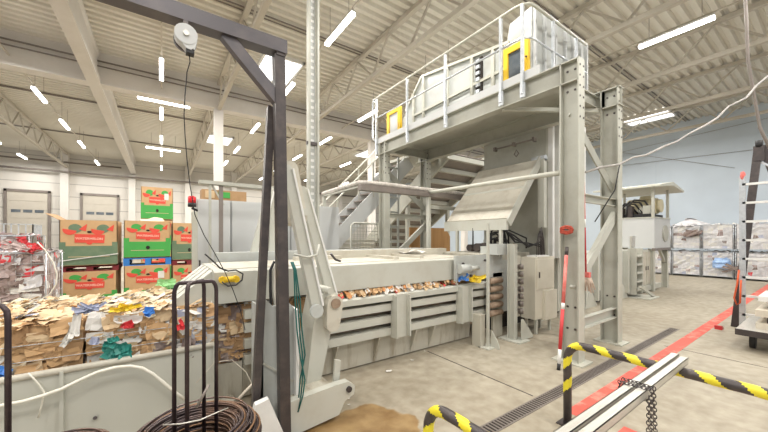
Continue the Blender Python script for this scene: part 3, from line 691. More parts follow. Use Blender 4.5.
# riser
rs = thing('cable_riser', 'tall perforated galvanised cable riser going up to the roof', 'cable riser', (2.1, 5.3, 0))
p = at(313, 200, y=5.45); rx = p[0]
MB().box(rx-.055, rx+.055, 5.48, 5.5, 0, ZC).build('backing_strip', 'steel_grey', rs)
for q in (-1, 1): MB().box(rx+q*.085-.018, rx+q*.085+.018, 5.4, 5.5, 0, ZC).build('side_rail', 'gantry', rs)
e = MB(); z = 1.4
while z < ZC-.1: e.box(rx-.03, rx+.03, 5.475, 5.481, z, z+.045); z += .12
tag(e.build('perforations', 'white', rs), kind='stuff')
MB().bar((rx-.12, 5.45, 3.4), (rx+.12, 5.45, 3.4), .06, .05).build('rail_clamp', 'dark', rs)

# cabinets
c0 = .47
cabl = ['leftmost, beside the red beacon', 'second from the left, under the brown box', 'third from the left, behind the dark jib legs', 'fourth from the left, behind the lever arms', 'rightmost, next to the cable riser']
proto = None
for i in range(5):
    x0 = c0+i*.515
    t = thing('electrical_cabinet', 'tall light grey electrical cabinet, '+cabl[i], 'electrical cabinet', (x0, 6.0, 0), 'row of grey cabinets behind the press')
    MB().box(x0, x0+.505, 6.0, 6.45, .08, 2.34).build('body', 'cab', t)
    d = MB().box(x0+.012, x0+.493, 5.975, 6.0, .12, 2.31).build('door', 'cab', t)
    sub(MB().box(x0+.03, x0+.05, 5.955, 5.975, 1.2, 1.34), 'door_handle', 'dark', d)
    MB().box(x0, x0+.505, 6.02, 6.45, 0, .08).build('plinth', 'dark', t)
# grey post in front of cabinets
single(MB().box(at(219, 220, y=5.4)[0], at(223, 220, y=5.4)[0], 5.38, 5.42, 0, 2.49), 'upright_post', 'pipe', 'thin dark upright post in front of the grey cabinets', 'post')
e = MB(); e.box(.45, 1.55, 5.34, 5.48, 2.50, 2.55); e.bar((.62, 5.4, 2.5), (.78, 5.4, 2.2), .025, .025) ; e.box(.58, .61, 5.36, 5.42, 0, 2.5)
single(e, 'cable_tray', 'gantry', 'cable tray on a bracket above the grey cabinets', 'cable tray')
bx = MB(); bx.box(.55, 1.25, 6.1, 6.4, 2.34, 2.52); o = thing('cardboard_box', 'open brown printed cardboard box on top of the grey cabinets', 'box', (.9, 6.2, 2.34))
bx.build('carton', 'kraft_dark', o); MB().box(.8, .98, 6.09, 6.1, 2.39, 2.49).build('printed_patch', 'box_green', o); MB().box(.6, .74, 6.09, 6.1, 2.38, 2.5).build('printed_patch', 'kraft_pale', o)
bc = thing('warning_beacon', 'red warning beacon on a stub at the left cabinet edge', 'beacon', (.35, 6.0, 2.1))
bp = at(192, 200, y=5.95)
e = MB(); e.cyl((bp[0], 5.95, bp[2]-.05), (bp[0], 5.95, bp[2]+.04), .058, 14); e.sph((bp[0], 5.95, bp[2]+.04), .058, 14, 6, (1,1,.5)); e.build('lens', 'beacon', bc)
e = MB(); e.cyl((bp[0], 5.95, bp[2]-.11), (bp[0], 5.95, bp[2]-.05), .06, 14); e.tube([(bp[0], 5.95, bp[2]-.13), (bp[0]+.1, 6.0, bp[2]-.17), (.49, 6.03, bp[2]-.17)], .018, 6); e.build('mount', 'black', bc)
single(MB().box(.38, .45, 5.6, 5.7, 0, 2.1), 'equipment_post', 'gantry_light', 'pale slim equipment post left of the grey cabinets', 'post')

# ------------------------------------------------------------------ jib crane in front
jb = thing('jib_crane', 'dark grey square tube jib frame with overhead arm', 'jib crane', (.84, 2.7, 0))
jx, jy, jz = .845, 2.70, 3.27
MB().bar((jx+.005, jy-.02, 0), (jx-.04, jy, jz-.05), .085, .085, up=(0,1,0)).build('post', 'dark', jb)
MB().bar((.62, 2.76, 0), (.77, 2.80, jz-.45), .06, .06, up=(0,1,0)).build('rear_post', 'dark', jb)
MB().bar((jx+.015, jy, jz+.02), (-2.6, jy, jz+.02), .12, .11).build('arm', 'dark_side', jb)
MB().bar((.40, jy, jz-.02), (jx-.03, jy, jz-.44), .07, .09).build('brace', 'dark_side', jb)
MB().box(jx-.07, jx+.0, jy-.05, jy+.045, jz-.06, jz-.035).build('corner_plate', 'dark', jb)
MB().box(.55, 1.0, 2.55, 2.95, 0, .015).build('foot_plate', 'dark', jb)
rl = thing('tool_balancer', 'round grey cable reel hanging from the dark jib arm', 'cable reel', (.1, 2.66, 3.1))
bx_, by_, bz_ = at(186, 35, y=2.62)
MB().cyl((bx_, 2.60, bz_), (bx_, 2.68, bz_), .07, 20).build('drum', 'cab', rl)
e = MB(); e.prism([(bx_-.068, bz_-.02), (bx_+.068, bz_-.02), (bx_+.055, bz_-.065), (bx_+.03, bz_-.1), (bx_+.0, bz_-.095)], 1, 2.605, 2.675); e.build('housing', 'cab', rl)
MB().cyl((bx_, 2.685, bz_), (bx_, 2.73, bz_), .072, 20).build('rim', 'dark', rl)
MB().cyl((bx_, 2.585, bz_), (bx_, 2.60, bz_), .018, 12).build('hub', 'alu', rl)
MB().bar((bx_, 2.65, bz_+.08), (bx_, 2.66, jz-.02), .03, .03).build('hanger', 'dark', rl)
MB().box(bx_-.0, bx_+.05, 2.61, 2.67, bz_-.12, bz_-.09).build('outlet', 'black', rl)
pts = [(191, 52), (190, 62), (187, 72), (185, 95), (184, 115), (185, 135), (187, 160), (190, 185), (195, 215), (204, 235), (214, 252), (225, 272), (233, 290), (241, 312), (245, 330)]
single(MB().tube([(bx_+.02, 2.64, bz_-.12)]+[at(u, v, y=2.66+.03*i) for i, (u, v) in enumerate(pts[1:])], .0035, 6), 'reel_cable', 'black', 'thin black cable hanging from the reel down to the press lid', 'cable')
pts = [(205, 254), (214, 262), (220, 268), (228, 271), (236, 270), (243, 274), (242, 280), (236, 285), (228, 286), (222, 282)]
single(MB().tube([at(u, v, y=3.36) for (u, v) in pts], .008, 6), 'plug_cable', 'black', 'short black looped cable at the yellow plug on the lid', 'cable')
# hoses near posts
for k, (m, u0, l) in enumerate((('black', 271, 'black hose loop hanging behind the dark jib posts, left one'), ('hose_white', 274.5, 'pale hose loop hanging between two black ones'), ('black', 278, 'black hose loop hanging behind the dark jib posts, right one'))):
    single(MB().tube([at(u0+1, 322, y=2.95), at(u0-.5, 290, y=2.95), at(u0-.5, 270, y=2.95), at(u0+3, 262, y=2.95), at(u0+9, 265, y=2.95)], .014, 8), 'hose', m, l, 'hose', 'hoses by the jib posts')
for k in range(3):
    d = k*.025
    pp = [(291+k, 262), (294+k, 270), (295+k*2.5, 300), (297+k*2.5, 330), (300+k*2.5, 355), (305-k*2.5, 380), (303-k*2, 395), (298, 412-k*3)]
    single(MB().tube([at(u, v, y=2.66+d) for u, v in pp], .0065, 8), 'green_hose', 'green_hose', ['dark green hose hanging down the press end, nearest of three', 'middle one of three dark green hoses on the press end', 'dark green hose hanging against the guard plate, rearmost of three'][k], 'hose', 'green hoses')

# ------------------------------------------------------------------ trough and bales
tr = thing('bale_trough', 'pale steel trough side with rounded top rim holding the paper bale', 'trough', (-1.5, 3.4, 0))
ty = 3.4
zt = .69
MB().box(-4.2, .42, ty, ty+.02, .0, zt).build('side_plate', 'steel', tr)
MB().tube([(-4.2, ty, zt), (.42, ty, zt)], .026, 8).build('rim', 'steel_top', tr)
MB().box(.40, .43, ty-.03, ty+.03, 0, zt).build('end_upright', 'steel', tr)
for x in (-.62, -2.2, -3.6): MB().box(x-.011, x+.011, ty-.03, ty, 0, zt).build('upright', 'steel', tr)
MB().box(-4.2, .6, ty+.02, 4.85, 0, .1).build('trough_floor', 'rusty', tr)
MB().cyl(at(95, 418, y=ty-.005), at(95, 418, y=ty-.02), .014, 8).build('drain_hole', 'dark', tr)
MB().box(.12, .69, 3.58, 3.61, 0, .42).build('support_skirt', 'rusty', tr)
single(MB().tube([at(u, v, y=3.32) for u, v in ((-12, 407), (5, 405), (25, 401), (45, 395), (62, 389), (80, 380), (98, 372), (115, 367.5), (130, 366), (142, 368), (153, 374), (165, 384), (176, 393), (186, 400))], .013, 8), 'pale_hose', 'hose_white', 'thick cream hose arching along the trough side', 'hose')
single(MB().tube([at(u, v, y=3.36) for u, v in ((28, 373), (34, 379), (40, 386), (44, 392), (42, 404), (38, 418))], .006, 6), 'wire_end', 'hose_white', 'thin pale wire curling over the trough rim at left', 'wire')

mats_b = ['kraft', 'kraft_dark', 'kraft_pale', 'paper', 'paper_cream', 'paper_blue', 'film_dark']
def bale(nm, x0, x1, y0, y1, z0, z1, seed, wf, wt, label, cat, group, nf=1., mats=mats_b, layers=True, back=False, size=1.):
    """wf / wt: material weights for the front and the top"""
    rg = random.Random(seed)
    root = thing(nm, label, cat, ((x0+x1)/2, (y0+y1)/2, z0), group)
    core = MB(); nx = max(4, int((x1-x0)/.12)); nz = max(4, int((z1-z0)/.1)); ny = max(4, int((y1-y0)/.14))
    def grid(fn, a, b):
        o = len(core.v)
        for j in range(b+1):
            for i in range(a+1):
                p = fn(i/a, j/b); ed = 0 if (i in (0, a) or j in (0, b)) else 1
                q = .03 if ed else 0
                core.v.append((p[0]+rg.uniform(-q, q), p[1]+rg.uniform(-q, q), p[2]+rg.uniform(-q, q)))
        for j in range(b):
            for i in range(a): core.f.append((o+j*(a+1)+i, o+j*(a+1)+i+1, o+(j+1)*(a+1)+i+1, o+(j+1)*(a+1)+i)); core.mi.append(rg.choices(range(len(mats)), wf)[0]); core.sm.append(False)
    grid(lambda s, t: (x0+(x1-x0)*s, y0, z0+(z1-z0)*t), nx, nz)
    grid(lambda s, t: (x0+(x1-x0)*s, y0+(y1-y0)*t, z1), nx, ny)
    grid(lambda s, t: (x1-(x1-x0)*s, y1, z0+(z1-z0)*t), nx, nz)
    grid(lambda s, t: (x0, y1-(y1-y0)*s, z0+(z1-z0)*t), ny, nz)
    grid(lambda s, t: (x1, y0+(y1-y0)*s, z0+(z1-z0)*t), ny, nz)
    grid(lambda s, t: (x0+(x1-x0)*s, y1-(y1-y0)*t, z0), nx, ny)
    core.build('bale_body', mats, root)
    fk = MB()
    L = (x1-x0)*(z1-z0)
    for k in range(int(330*L*nf)):
        c = (rg.uniform(x0, x1), y0-rg.uniform(-.01, .035), rg.uniform(z0+.02, z1-.02))
        w = rg.uniform(.07, .2)*size; h = rg.uniform(.05, .15)*size
        if x1-c[0] < w/2: c = (x1-w/2, c[1], c[2])
        if c[0]-x0 < w/2: c = (x0+w/2, c[1], c[2])
        fk.flake(c, (rg.uniform(-.16, .16), -1, rg.uniform(-.08, .3)), w, h, rg.uniform(-.22, .22), rg.uniform(-.03, .04), rg, rg.choices(range(len(mats)), wf)[0])
    fk2 = MB(); L = (x1-x0)*(y1-y0)
    for k in range(int(260*L*nf)):
        c = (rg.uniform(x0+.05, x1-.05), rg.uniform(y0, y1), z1+rg.uniform(-.01, .03))
        fk2.flake(c, (rg.uniform(-.6, .1), rg.uniform(-.35, .15), 1), rg.uniform(.08, .24)*size, rg.uniform(.04, .12)*size, rg.gauss(.9, .28), rg.uniform(-.05, .04), rg, rg.choices(range(len(mats)), wt)[0])
    for j, w in ((0, .03), (1, .03)): pass
    tag(fk.build('crumpled_sheets', mats, root), kind='stuff'); tag(fk2.build('top_sheets', mats, root), kind='stuff')
    return root
#            kraft dark pale white cream blue film
bw = bale('paper_bale', -4.1, -1.35, 3.5, 4.78, .12, 1.04, 3, [9,2.5,2,.6,.8,.1,.1], [3,.3,5,1,5,.1,.05], 'pressed bale at the left frame edge with cream sheets on top', 'bale', 'paper bales in the trough')
bw = bale('paper_bale', -1.33, -.52, 3.5, 4.78, .12, 1.04, 4, [10,3,2,.3,.3,.2,.1], [3,.4,5,1,4,.1,.05], 'pressed brown cardboard bale behind the left half of the trough rim', 'bale', 'paper bales in the trough')
bw = bale('paper_bale', -.50, .10, 3.52, 4.78, .12, 1.04, 5, [5,2,2.5,3,.8,.5,.4], [3,.5,5,2,4,.2,.05], 'mixed brown and white paper bale with teal and red bags in it', 'bale', 'paper bales in the trough')
bw = bale('paper_bale', .12, .44, 3.54, 4.70, .12, 1.03, 6, [3,1,1,6,1,2,.3], [1,.5,2,5,2,.5,.1], 'mostly white paper bale framed by the black hoop poles', 'bale', 'paper bales in the trough')
bw = bale('paper_bale', .46, 1.45, 3.62, 4.66, .44, 1.0, 7, [3,6,1,.8,.3,.2,3], [3,3,3,2,1,.2,.5], 'dark brown cardboard bale entering between the press slats', 'bale', 'paper bales in the trough')
# strip of material squeezed under the lid
sc = MB(); rg = random.Random(11)
for k in range(300):
    x = rg.uniform(1.5, 3.9); sc.flake((x, Yf+rg.uniform(-.05, .1), rg.uniform(.965, 1.03)), (rg.uniform(-.4, .4), -1, .6), rg.uniform(.04, .1), rg.uniform(.03, .07), rg.uniform(0, 3), .02, rg, rg.choices(range(6), [4, 3, 3, 3, 1.2, .4])[0])
sc.box(1.5, 4.2, Yf+.1, 4.5, .9, 1.04, 1)
single(sc, 'compressed_scrap', ['kraft', 'kraft_dark', 'kraft_pale', 'paper', 'copper', 'p_red'], 'strip of mixed paper scrap squeezed out under the press lid', 'scrap', None, 'stuff')
# coloured scraps
def scrap(u, v, y, w, h, m, label, n=7, z=None, nrm=(0,-1,.4), X=None):
    rg = random.Random(int(u*7+v)); p = at(u, v, x=X) if X else at(u, v, y=y) if z is None else at(u, v, z=z)
    s = MB()
    for k in range(n): s.flake((p[0]+rg.uniform(-w/3, w/3), p[1]+rg.uniform(-.01, .02), p[2]+rg.uniform(-h/3, h/3)), (nrm[0]+rg.uniform(-.3, .3), nrm[1], nrm[2]+rg.uniform(-.3, .3)), w*rg.uniform(.5, .9), h*rg.uniform(.5, .9), rg.uniform(-.6, .6), .04, rg)
    return single(s, 'plastic_bag' if 'bag' in label else 'paper_scrap', m, label, 'bag' if 'bag' in label else 'scrap', 'coloured scraps in the bales')
scrap(118, 350, 3.43, .15, .12, 'p_teal', 'crumpled dark teal bag in the front of the bale')
scrap(112, 343, 3.42, .08, .06, 'p_teal', 'small teal corner of bag sticking up left of the larger teal bag', 4)
scrap(147, 313, 3.44, .08, .07, 'p_blue', 'bright blue bag crumpled on the bale edge')
scrap(128, 309, 3.45, .16, .05, 'p_yellow', 'long yellow bag on the bale top edge, left of the blue bag')
scrap(127, 325, 3.44, .06, .06, 'p_red', 'red bag pressed into the bale front below the yellow one')
scrap(89, 309, 3.47, .2, .04, 'paper_blue', 'dark violet striped paper on the bale top edge')
scrap(98, 340, 3.42, .06, .08, 'paper_blue', 'small slate blue scrap in the bale front left of the teal bag', 4)
scrap(73, 331, 3.45, .06, .2, 'paper', 'tall white sheet folded in the brown bale front')
scrap(172, 284, 4.6, .22, .08, 'p_green', 'light green paper scrap at the back of the bale top')
scrap(180, 326, 3.44, .05, .09, 'p_red', 'little red scrap behind the black hoop pole', 4)
scrap(188, 345, 3.46, .09, .18, 'film_dark', 'dark grey film between the hoop poles')
scrap(2, 375, 3.44, .10, .10, 'p_blue', 'blue scrap of bag at the left picture edge above the trough rim')
scrap(476, 279, 3.38, .34, .09, 'p_yellow', 'yellow rag lying on the top slat of the press')
scrap(462, 278, 3.40, .22, .08, 'p_blue', 'blue rag beside the yellow rag on the press slat', 6)
# bale wires
for i, z in enumerate((.66, .78, .90)):
    single(MB().tube([(-3.9, 3.455, z), (-1.3, 3.45, z+.01), (-.5, 3.455, z), (.45, 3.48, z-.01)], .003, 5), 'bale_wire', 'galv', ['lowest', 'middle', 'topmost'][i]+' baling wire stretched along the bale front', 'wire', 'baling wires')
single(MB().tube([at(196, 383, y=3.3), at(215, 362, y=3.35), at(232, 360, y=3.3), at(246, 372, y=3.2), at(254, 388, y=3.1), at(257, 402, y=3.0)], .0028, 6), 'loose_wire', 'board', 'pale loose strap curling beside the trough end', 'wire')
single(MB().tube([at(238, 400, y=2.9), at(247, 390, y=2.9), at(257, 380, y=2.9)], .014, 6), 'pale_stick', 'board', 'short pale stick leaning between coil and press', 'stick')
# white paper on lid
single(MB().flake((3.6, 4.3, 1.45), (0,0,1), .5, .3, .2, .03, rnd), 'paper_sheet', 'paper', 'white sheet lying on the press lid near the plywood board', 'paper')

# ------------------------------------------------------------------ wire coils with hoop stands
def coil(cx, cy, zb, ztop, r0, r1, label, seed, hoops, htop, nr=130):
    rg = random.Random(seed)
    root = thing('wire_coil', label, 'wire coil', (cx, cy, 0), 'coils of baling wire')
    mb = MB()
    for k in range(nr):
        r = rg.uniform(r0, r1); z = rg.uniform(zb, ztop-.14*abs((r-(r0+r1)/2)/(r1-r0))*2+.0)
        if k % 3 == 0: z = ztop-.02-.10*(2*abs(r-(r0+r1)/2)/(r1-r0))**2+rg.uniform(-.02, .015)
        if k % 3 == 1: r = r0+rg.uniform(0, .02) if rg.random() < .4 else r1-rg.uniform(0, .02); z = rg.uniform(zb, ztop-.1)
        ph = rg.uniform(0, 6); tx = rg.uniform(-.05, .05); e = rg.uniform(-.012, .012)
        pts = []
        for i in range(40):
            a = 2*PI*i/40; rr = r+e*math.sin(2*a+ph)
            pts.append((cx+rr*math.cos(a), cy+rr*math.sin(a), z+tx*r*math.sin(a+ph)))
        mb.tube(pts, .0055, 5, True, 1 if rg.random() < .25 else 0)
    mb.build('wire_bundle', ['rust_wire', 'wire_orange'], root)
    c = MB(); c.cyl((cx, cy, 0), (cx, cy, zb), r0*.9, 20); c.cyl((cx, cy, zb-.03), (cx, cy, zb), r1, 28); c.build('spool_base', 'dark', root)
    core = MB()
    rm = (r0+r1)/2
    core.tube([(cx+rm*math.cos(2*PI*i/40), cy+rm*math.sin(2*PI*i/40), (zb+ztop)/2-.03) for i in range(40)], (r1-r0)/2*.75, 10, True); core.build('inner_turns', 'rust_wire', root)
    for (a, hr_) in hoops:
        dx = math.cos(a)*hr_; dy = math.sin(a)*hr_; pts = [(cx-dx, cy-dy, zb)]
        pts.append((cx-dx, cy-dy, htop-.06))
        for k in range(1, 6): t = PI/2*k/6; s = 1-.3*(1-math.cos(t)) ; pts.append((cx-dx*s, cy-dy*s, htop-.06+.06*math.sin(t)))
        for k in range(5, 0, -1): t = PI/2*k/6; s = 1-.3*(1-math.cos(t)); pts.append((cx+dx*s, cy+dy*s, htop-.06+.06*math.sin(t)))
        pts += [(cx+dx, cy+dy, htop-.06), (cx+dx, cy+dy, zb)]
        MB().tube(pts, .0105, 8).build('hoop', 'hoop', root)
    return root
def pos(u, D): a = (u-U0)/F; return (D*(sn+cs*a), D*(cs-sn*a))
p = pos(196, 1.75); ra = math.atan2(-p[0], p[1])
coil(p[0], p[1], .30, .69, .17, .335, 'rusty coil of baling wire with two tall black hoops, right of the two coils', 21, [(ra+.1, .10), (ra+1.16, .10)], 1.46)
p2 = pos(62, 1.60)
coil(p2[0]-.03, p2[1], .25, .64, .13, .26, 'dark wire coil at the bottom left corner', 22, [], 1.4)
p3 = pos(-8, 1.55)
hp = thing('wire_stand_hoop', 'black hoop pole at the left picture edge', 'hoop', (p3[0], p3[1], 0))
q0 = pos(8, 1.55); q1 = pos(-30, 1.55)
MB().tube([(q0[0], q0[1], 0), (q0[0], q0[1], 1.30), (q0[0]*.97+q1[0]*.03, q0[1]*.97+q1[1]*.03, 1.345), (q0[0]*.85+q1[0]*.15, q0[1]*.85+q1[1]*.15, 1.37), (q1[0]*.85+q0[0]*.15, q1[1]*.85+q0[1]*.15, 1.37), (q1[0], q1[1], 1.3), (q1[0], q1[1], 0)], .0125, 8).build('hoop_bar', 'hoop', hp)
single(MB().tube([at(163, 425, y=1.78), at(180, 424, y=1.7), at(200, 420, y=1.7), at(218, 412, y=1.75), at(228, 408, y=1.8)], .003, 6), 'wire_end', 'alu', 'bright wire end lying across the right coil', 'wire')
single(MB().cyl(at(196, 408, y=1.85), at(209, 385, y=1.85), .007, 8), 'steel_rod', 'pipe', 'short grey rod sticking out of the right wire coil', 'rod')

# ------------------------------------------------------------------ melon boxes
def text_mesh(body, size, cx, y, cz, rot=0, mt='box_pink', parent=None, depth=.002, name='lettering'):
    cu = bpy.data.curves.new('t', 'FONT'); cu.body = body; cu.size = size; cu.align_x = 'CENTER'; cu.align_y = 'CENTER'; cu.extrude = depth; cu.offset = size*.035
    tmp = bpy.data.objects.new('t', cu); col.objects.link(tmp); bpy.context.view_layer.update()
    me = bpy.data.meshes.new_from_object(tmp.evaluated_get(bpy.context.evaluated_depsgraph_get()))
    bpy.data.objects.remove(tmp); me.materials.clear(); me.materials.append(M[mt])
    Mx = Matrix.Translation((cx, y, cz)) @ Matrix.Rotation(rot, 4, 'Y') @ Matrix.Rotation(PI/2, 4, 'X')
    me.transform(Mx); me.name = name
    o = bpy.data.objects.new(name, me); col.objects.link(o); o.parent = parent
    if parent and parent.type == 'EMPTY': o.location = -parent.location
    return o
def ell(mb, cx, cz, a, b, y0, y1, rot=0, mi=0, n=16, half=False):
    pts = []
    m = n if not half else n//2+1
    for k in range(m):
        t = (2*PI*k/n) if not half else PI+PI*k/(m-1)
        x = a*math.cos(t); z = b*math.sin(t); pts.append((cx+x*math.cos(rot)-z*math.sin(rot), cz+x*math.sin(rot)+z*math.cos(rot)))
    mb.prism(pts, 1, y0, y1, mi)
def melon_box(cx, y0, z0, w, h, label, green='box_green', sag=0., dep=1.0, flap=0., g='melon bins', art=True, sticker=False, gf=.44):
    t = thing('melon_box', label, 'cardboard box', (cx, y0+dep/2, z0), g)
    x0, x1 = cx-w/2, cx+w/2; zb = z0+h*gf
    b = MB(); th = .015; s = sag
    # open-topped carton: four walls and a floor
    b.box(x0, x1, y0, y0+th, z0, z0+h); b.box(x0, x1, y0+dep-th, y0+dep, z0, z0+h); b.box(x0, x0+th, y0, y0+dep, z0, z0+h); b.box(x1-th, x1, y0, y0+dep, z0, z0+h); b.box(x0, x1, y0, y0+dep, z0, z0+.02)
    b.build('carton', 'kraft', t)
    gb = MB(); gb.box(x0-.004, x1+.004, y0-.006, y0, z0+h*.03, zb); gb.box(x0-.004, x0+.1, y0-.006, y0, zb, zb+.09); gb.box(x1-.1, x1+.004, y0-.006, y0, zb, zb+.09)
    gb.box(x0-.006, x0, y0, y0+dep, z0+h*.03, zb)
    gb.build('green_band', green, t)
    l = MB(); l.box(cx-w*.36, cx+w*.36, y0-.009, y0-.006, z0+h*.20, z0+h*.212); l.build('cut_line', 'kraft_pale', t)
    if sag: MB().bar((x0-.02, y0-.02, z0+h*.12), (x1+.02, y0-.02, z0+h*.26), .01, .02).build('strap', 'paper', t)
    for q in (-1, 1):
        a = MB(); ell(a, cx+q*w*.24, z0+h*.82, w*.115, h*.095, y0-.006, y0-.001, q*.15, 0); a.build('melon_print', green, t)
        a = MB(); ell(a, cx+q*w*.24-w*.09, z0+h*.79, w*.12, h*.11, y0-.008, y0-.001, -.2, 0, half=True); a.build('slice_print', 'box_red', t)
        a = MB(); a.prism([(cx+q*w*.24+w*.06, z0+h*.80), (cx+q*w*.24+w*.2, z0+h*.92), (cx+q*w*.24+w*.18, z0+h*.76)], 1, y0-.008, y0-.001); a.build('slice_print', 'box_red', t)
    r = MB(); zc = z0+h*.60
    r.prism([(cx-w*.25, zc-.085*h), (cx+w*.26, zc-.10*h), (cx+w*.27, zc+.085*h), (cx-w*.25, zc+.10*h)], 1, y0-.010, y0-.001); ell(r, cx, zc-.10*h, w*.05, h*.03, y0-.009, y0-.001)
    r.build('red_label', 'box_red', t)
    text_mesh('WATERMELON', w*.070, cx, y0-.011, zc-.003, .03, 'box_pink', t)
    hl = MB(); ell(hl, cx, z0+h*.745, w*.04, h*.022, y0-.012, y0-.001); hl.build('hand_hole', 'gap', t)
    if not sag: hl = MB(); ell(hl, cx, z0+h*.28, w*.045, h*.05, y0-.012, y0-.001); hl.build('hand_hole', 'gap', t)
    if flap:
        MB().add([(x0, y0, z0+h), (x0, y0+dep, z0+h), (x0-flap, y0+dep, z0+h+.16), (x0-flap, y0, z0+h+.14), (x0, y0, z0+h-.012), (x0, y0+dep, z0+h-.012), (x0-flap, y0+dep, z0+h+.148), (x0-flap, y0, z0+h+.128)], [(0,1,2,3),(7,6,5,4),(0,3,7,4),(1,5,6,2),(2,6,7,3)]).build('side_flap', 'kraft_dark', t)
    MB().box(x0+.02, x1-.02, y0+.02, y0+dep*.9, z0+h-.05, z0+h-.035).build('inner_liner', 'kraft_pale', t)
    if sticker: MB().box(cx+w*.22, cx+w*.36, y0-.014, y0-.001, z0+h*.62, z0+h*.82).build('white_label', 'paper', t)
    return t
def pallet(cx, y0, z0, w, m, label, dep=1.0, H=.125):
    t = thing('pallet', label, 'pallet', (cx, y0+dep/2, z0), 'pallets between the melon bins')
    x0 = cx-w/2
    for k in range(5): MB().box(x0, x0+w, y0+k*(dep-.1)/4, y0+k*(dep-.1)/4+.1, z0+H-.025, z0+H).build('top_board', m, t)
    for q in (0, .5, 1):
        MB().box(x0+q*(w-.12), x0+q*(w-.12)+.12, y0, y0+dep, z0+.02, z0+H-.025).build('runner', m, t)
    MB().box(x0, x0+w, y0, y0+.1, z0, z0+.02).build('bottom_board', m, t)
    return t
Y1 = 10.0
pallet(-1.37, Y1, 0, 1.0, 'pal_wood', 'wooden pallet on the floor under the left melon boxes')
melon_box(-1.37, Y1, .125, .98, .80, 'lower watermelon box of the left stack, below the dark red pallet', green='box_green', gf=.3)
pallet(-1.37, Y1, .925, 1.04, 'pal_red', 'dark red pallet between the two left melon boxes')
melon_box(-1.37, Y1-.02, 1.05, 1.0, 1.06, 'upper watermelon box of the left stack with dull green base and raised side flap', green='box_green_dull', sag=1, flap=.22)
pallet(-.28, Y1, 0, 1.0, 'pal_wood', 'wooden pallet on the floor under the middle melon boxes')
melon_box(-.28, Y1, .125, .94, .89, 'lower watermelon box of the middle stack, under the blue pallet', sticker=True, gf=.3)
pallet(-.28, Y1, 1.015, .97, 'pal_blue', 'bright blue pallet in the middle stack', H=.185)
melon_box(-.28, Y1, 1.20, .94, .93, 'upper watermelon box of the middle stack on the blue pallet, bright green base')
pallet(.62, Y1+.1, 0, .8, 'pal_wood', 'wooden pallet on the floor under the right melon boxes')
melon_box(.62, Y1+.1, .125, .78, .85, 'lower watermelon box of the right stack, half hidden by the press lid', gf=.3)
pallet(.62, Y1+.1, .975, .8, 'pal_red', 'dark pallet between the two right melon boxes')
melon_box(.62, Y1+.1, 1.1, .78, 1.0, 'upper watermelon box of the right stack, left of the grey post', green='box_green_dull')
for i, z in enumerate((0, 1.2)):
    melon_box(-.13, 15.0, z, 1.0, 1.18, ['bottom', 'middle'][i]+' watermelon box of the rear stack hidden behind the middle stack', g='rear melon bins')
melon_box(-.13, 15.0, 2.4, 1.0, 1.24, 'highest watermelon box, topmost on the rear stack, rising above all others', g='rear melon bins', sticker=True)
single(MB().flake((-.2, 10.5, 2.16), (0,-.3,1), .9, .5, .1, -.08, rnd), 'paper_sheet', 'paper_cream', 'cream paper heaped on the upper middle melon box', 'paper')

# ------------------------------------------------------------------ wire cages
def cage(cx, cy, z0, w, d, h, label, g, content, cl, seed, wts, ax='y', size=1.):
    t = thing('wire_cage', label, 'wire cage', (cx, cy, z0), g)
    x0, x1, y0, y1 = cx-w/2, cx+w/2, cy-d/2, cy+d/2
    m = MB(); mesh_panel(m, (x0, y0, 0), (x1, y0, 0), z0+.1, z0+h, 7, 7, .006); mesh_panel(m, (x0, y0, 0), (x0, y1, 0), z0+.1, z0+h, 7, 7, .006); mesh_panel(m, (x0, y1, 0), (x1, y1, 0), z0+.1, z0+h, 7, 7, .006); mesh_panel(m, (x1, y0, 0), (x1, y1, 0), z0+.1, z0+h, 7, 7, .006)
    m.build('wire_mesh', 'galv', t)
    for (x, y) in ((x0, y0), (x1, y0), (x0, y1), (x1, y1)): MB().cyl((x, y, z0), (x, y, z0+h), .012, 8).build('corner_post', 'galv', t)
    MB().tube([(x0, y0, z0+h), (x1, y0, z0+h), (x1, y1, z0+h), (x0, y1, z0+h)], .015, 6, True).build('top_rim', 'galv', t)
    MB().box(x0, x1, y0, y1, z0+.08, z0+.1).build('base', 'galv', t)
    b = bale(content[0], x0+.03, x1-.03, y0+.03, y1-.03, z0+.1, z0+h-.02, seed, wts, wts, cl, content[1], content[2], nf=.35, mats=['film', 'film_dark', 'paper', 'film_pink', 'paper_blue', 'p_red'], size=size)
    return t
pos_c = ['behind the tank legs', 'second column from the hydraulic unit', 'third column, left of the ladder', 'fourth column, behind the ladder rungs', 'last column at the right picture edge']
for j in range(5):
    cy = 4.95-j*.98
    for i in range(2):
        w_ = [8, .25, 3, .4, .3, .04]
        cage(19.2+.5, cy, i*1.16, 1.0, .92, 1.1, ('upper' if i else 'lower')+' wire cage by the pale wall, '+pos_c[j], 'wire cages stacked by the pale blue wall',
             ('film_bale', 'bale', 'white film bales in the cages'), ('upper' if i else 'lower')+' white crumpled film load in the cage '+pos_c[j], 100+j*2+i, w_, size=1.3)
    for k in range(2): pass
rg = random.Random(5); hp_ = MB()
for k in range(60): a = rg.uniform(0, 6.3); r = rg.uniform(0, .55); hp_.flake((19.7+r*math.cos(a), 3.9+r*math.sin(a)*1.1, 2.30+.28*(1-r/.6)), (math.cos(a)*.5, math.sin(a)*.5, 1), .35, .25, a, -.1, rg)
hp_.sph((19.7, 3.9, 2.27), .5, 12, 8, (1,1.1,.45))
single(hp_, 'film_heap', 'film', 'white plastic heaped on top of the cages by the pale wall', 'plastic heap')
cgl = ['nearest wire cage left of the melon boxes, filled with pinkish film', 'wire cage at the left picture edge, filled with brown film', 'rear wire cage seen over the pinkish film']
wp = [1.5, 2.6, .8, 5, .2, .5]
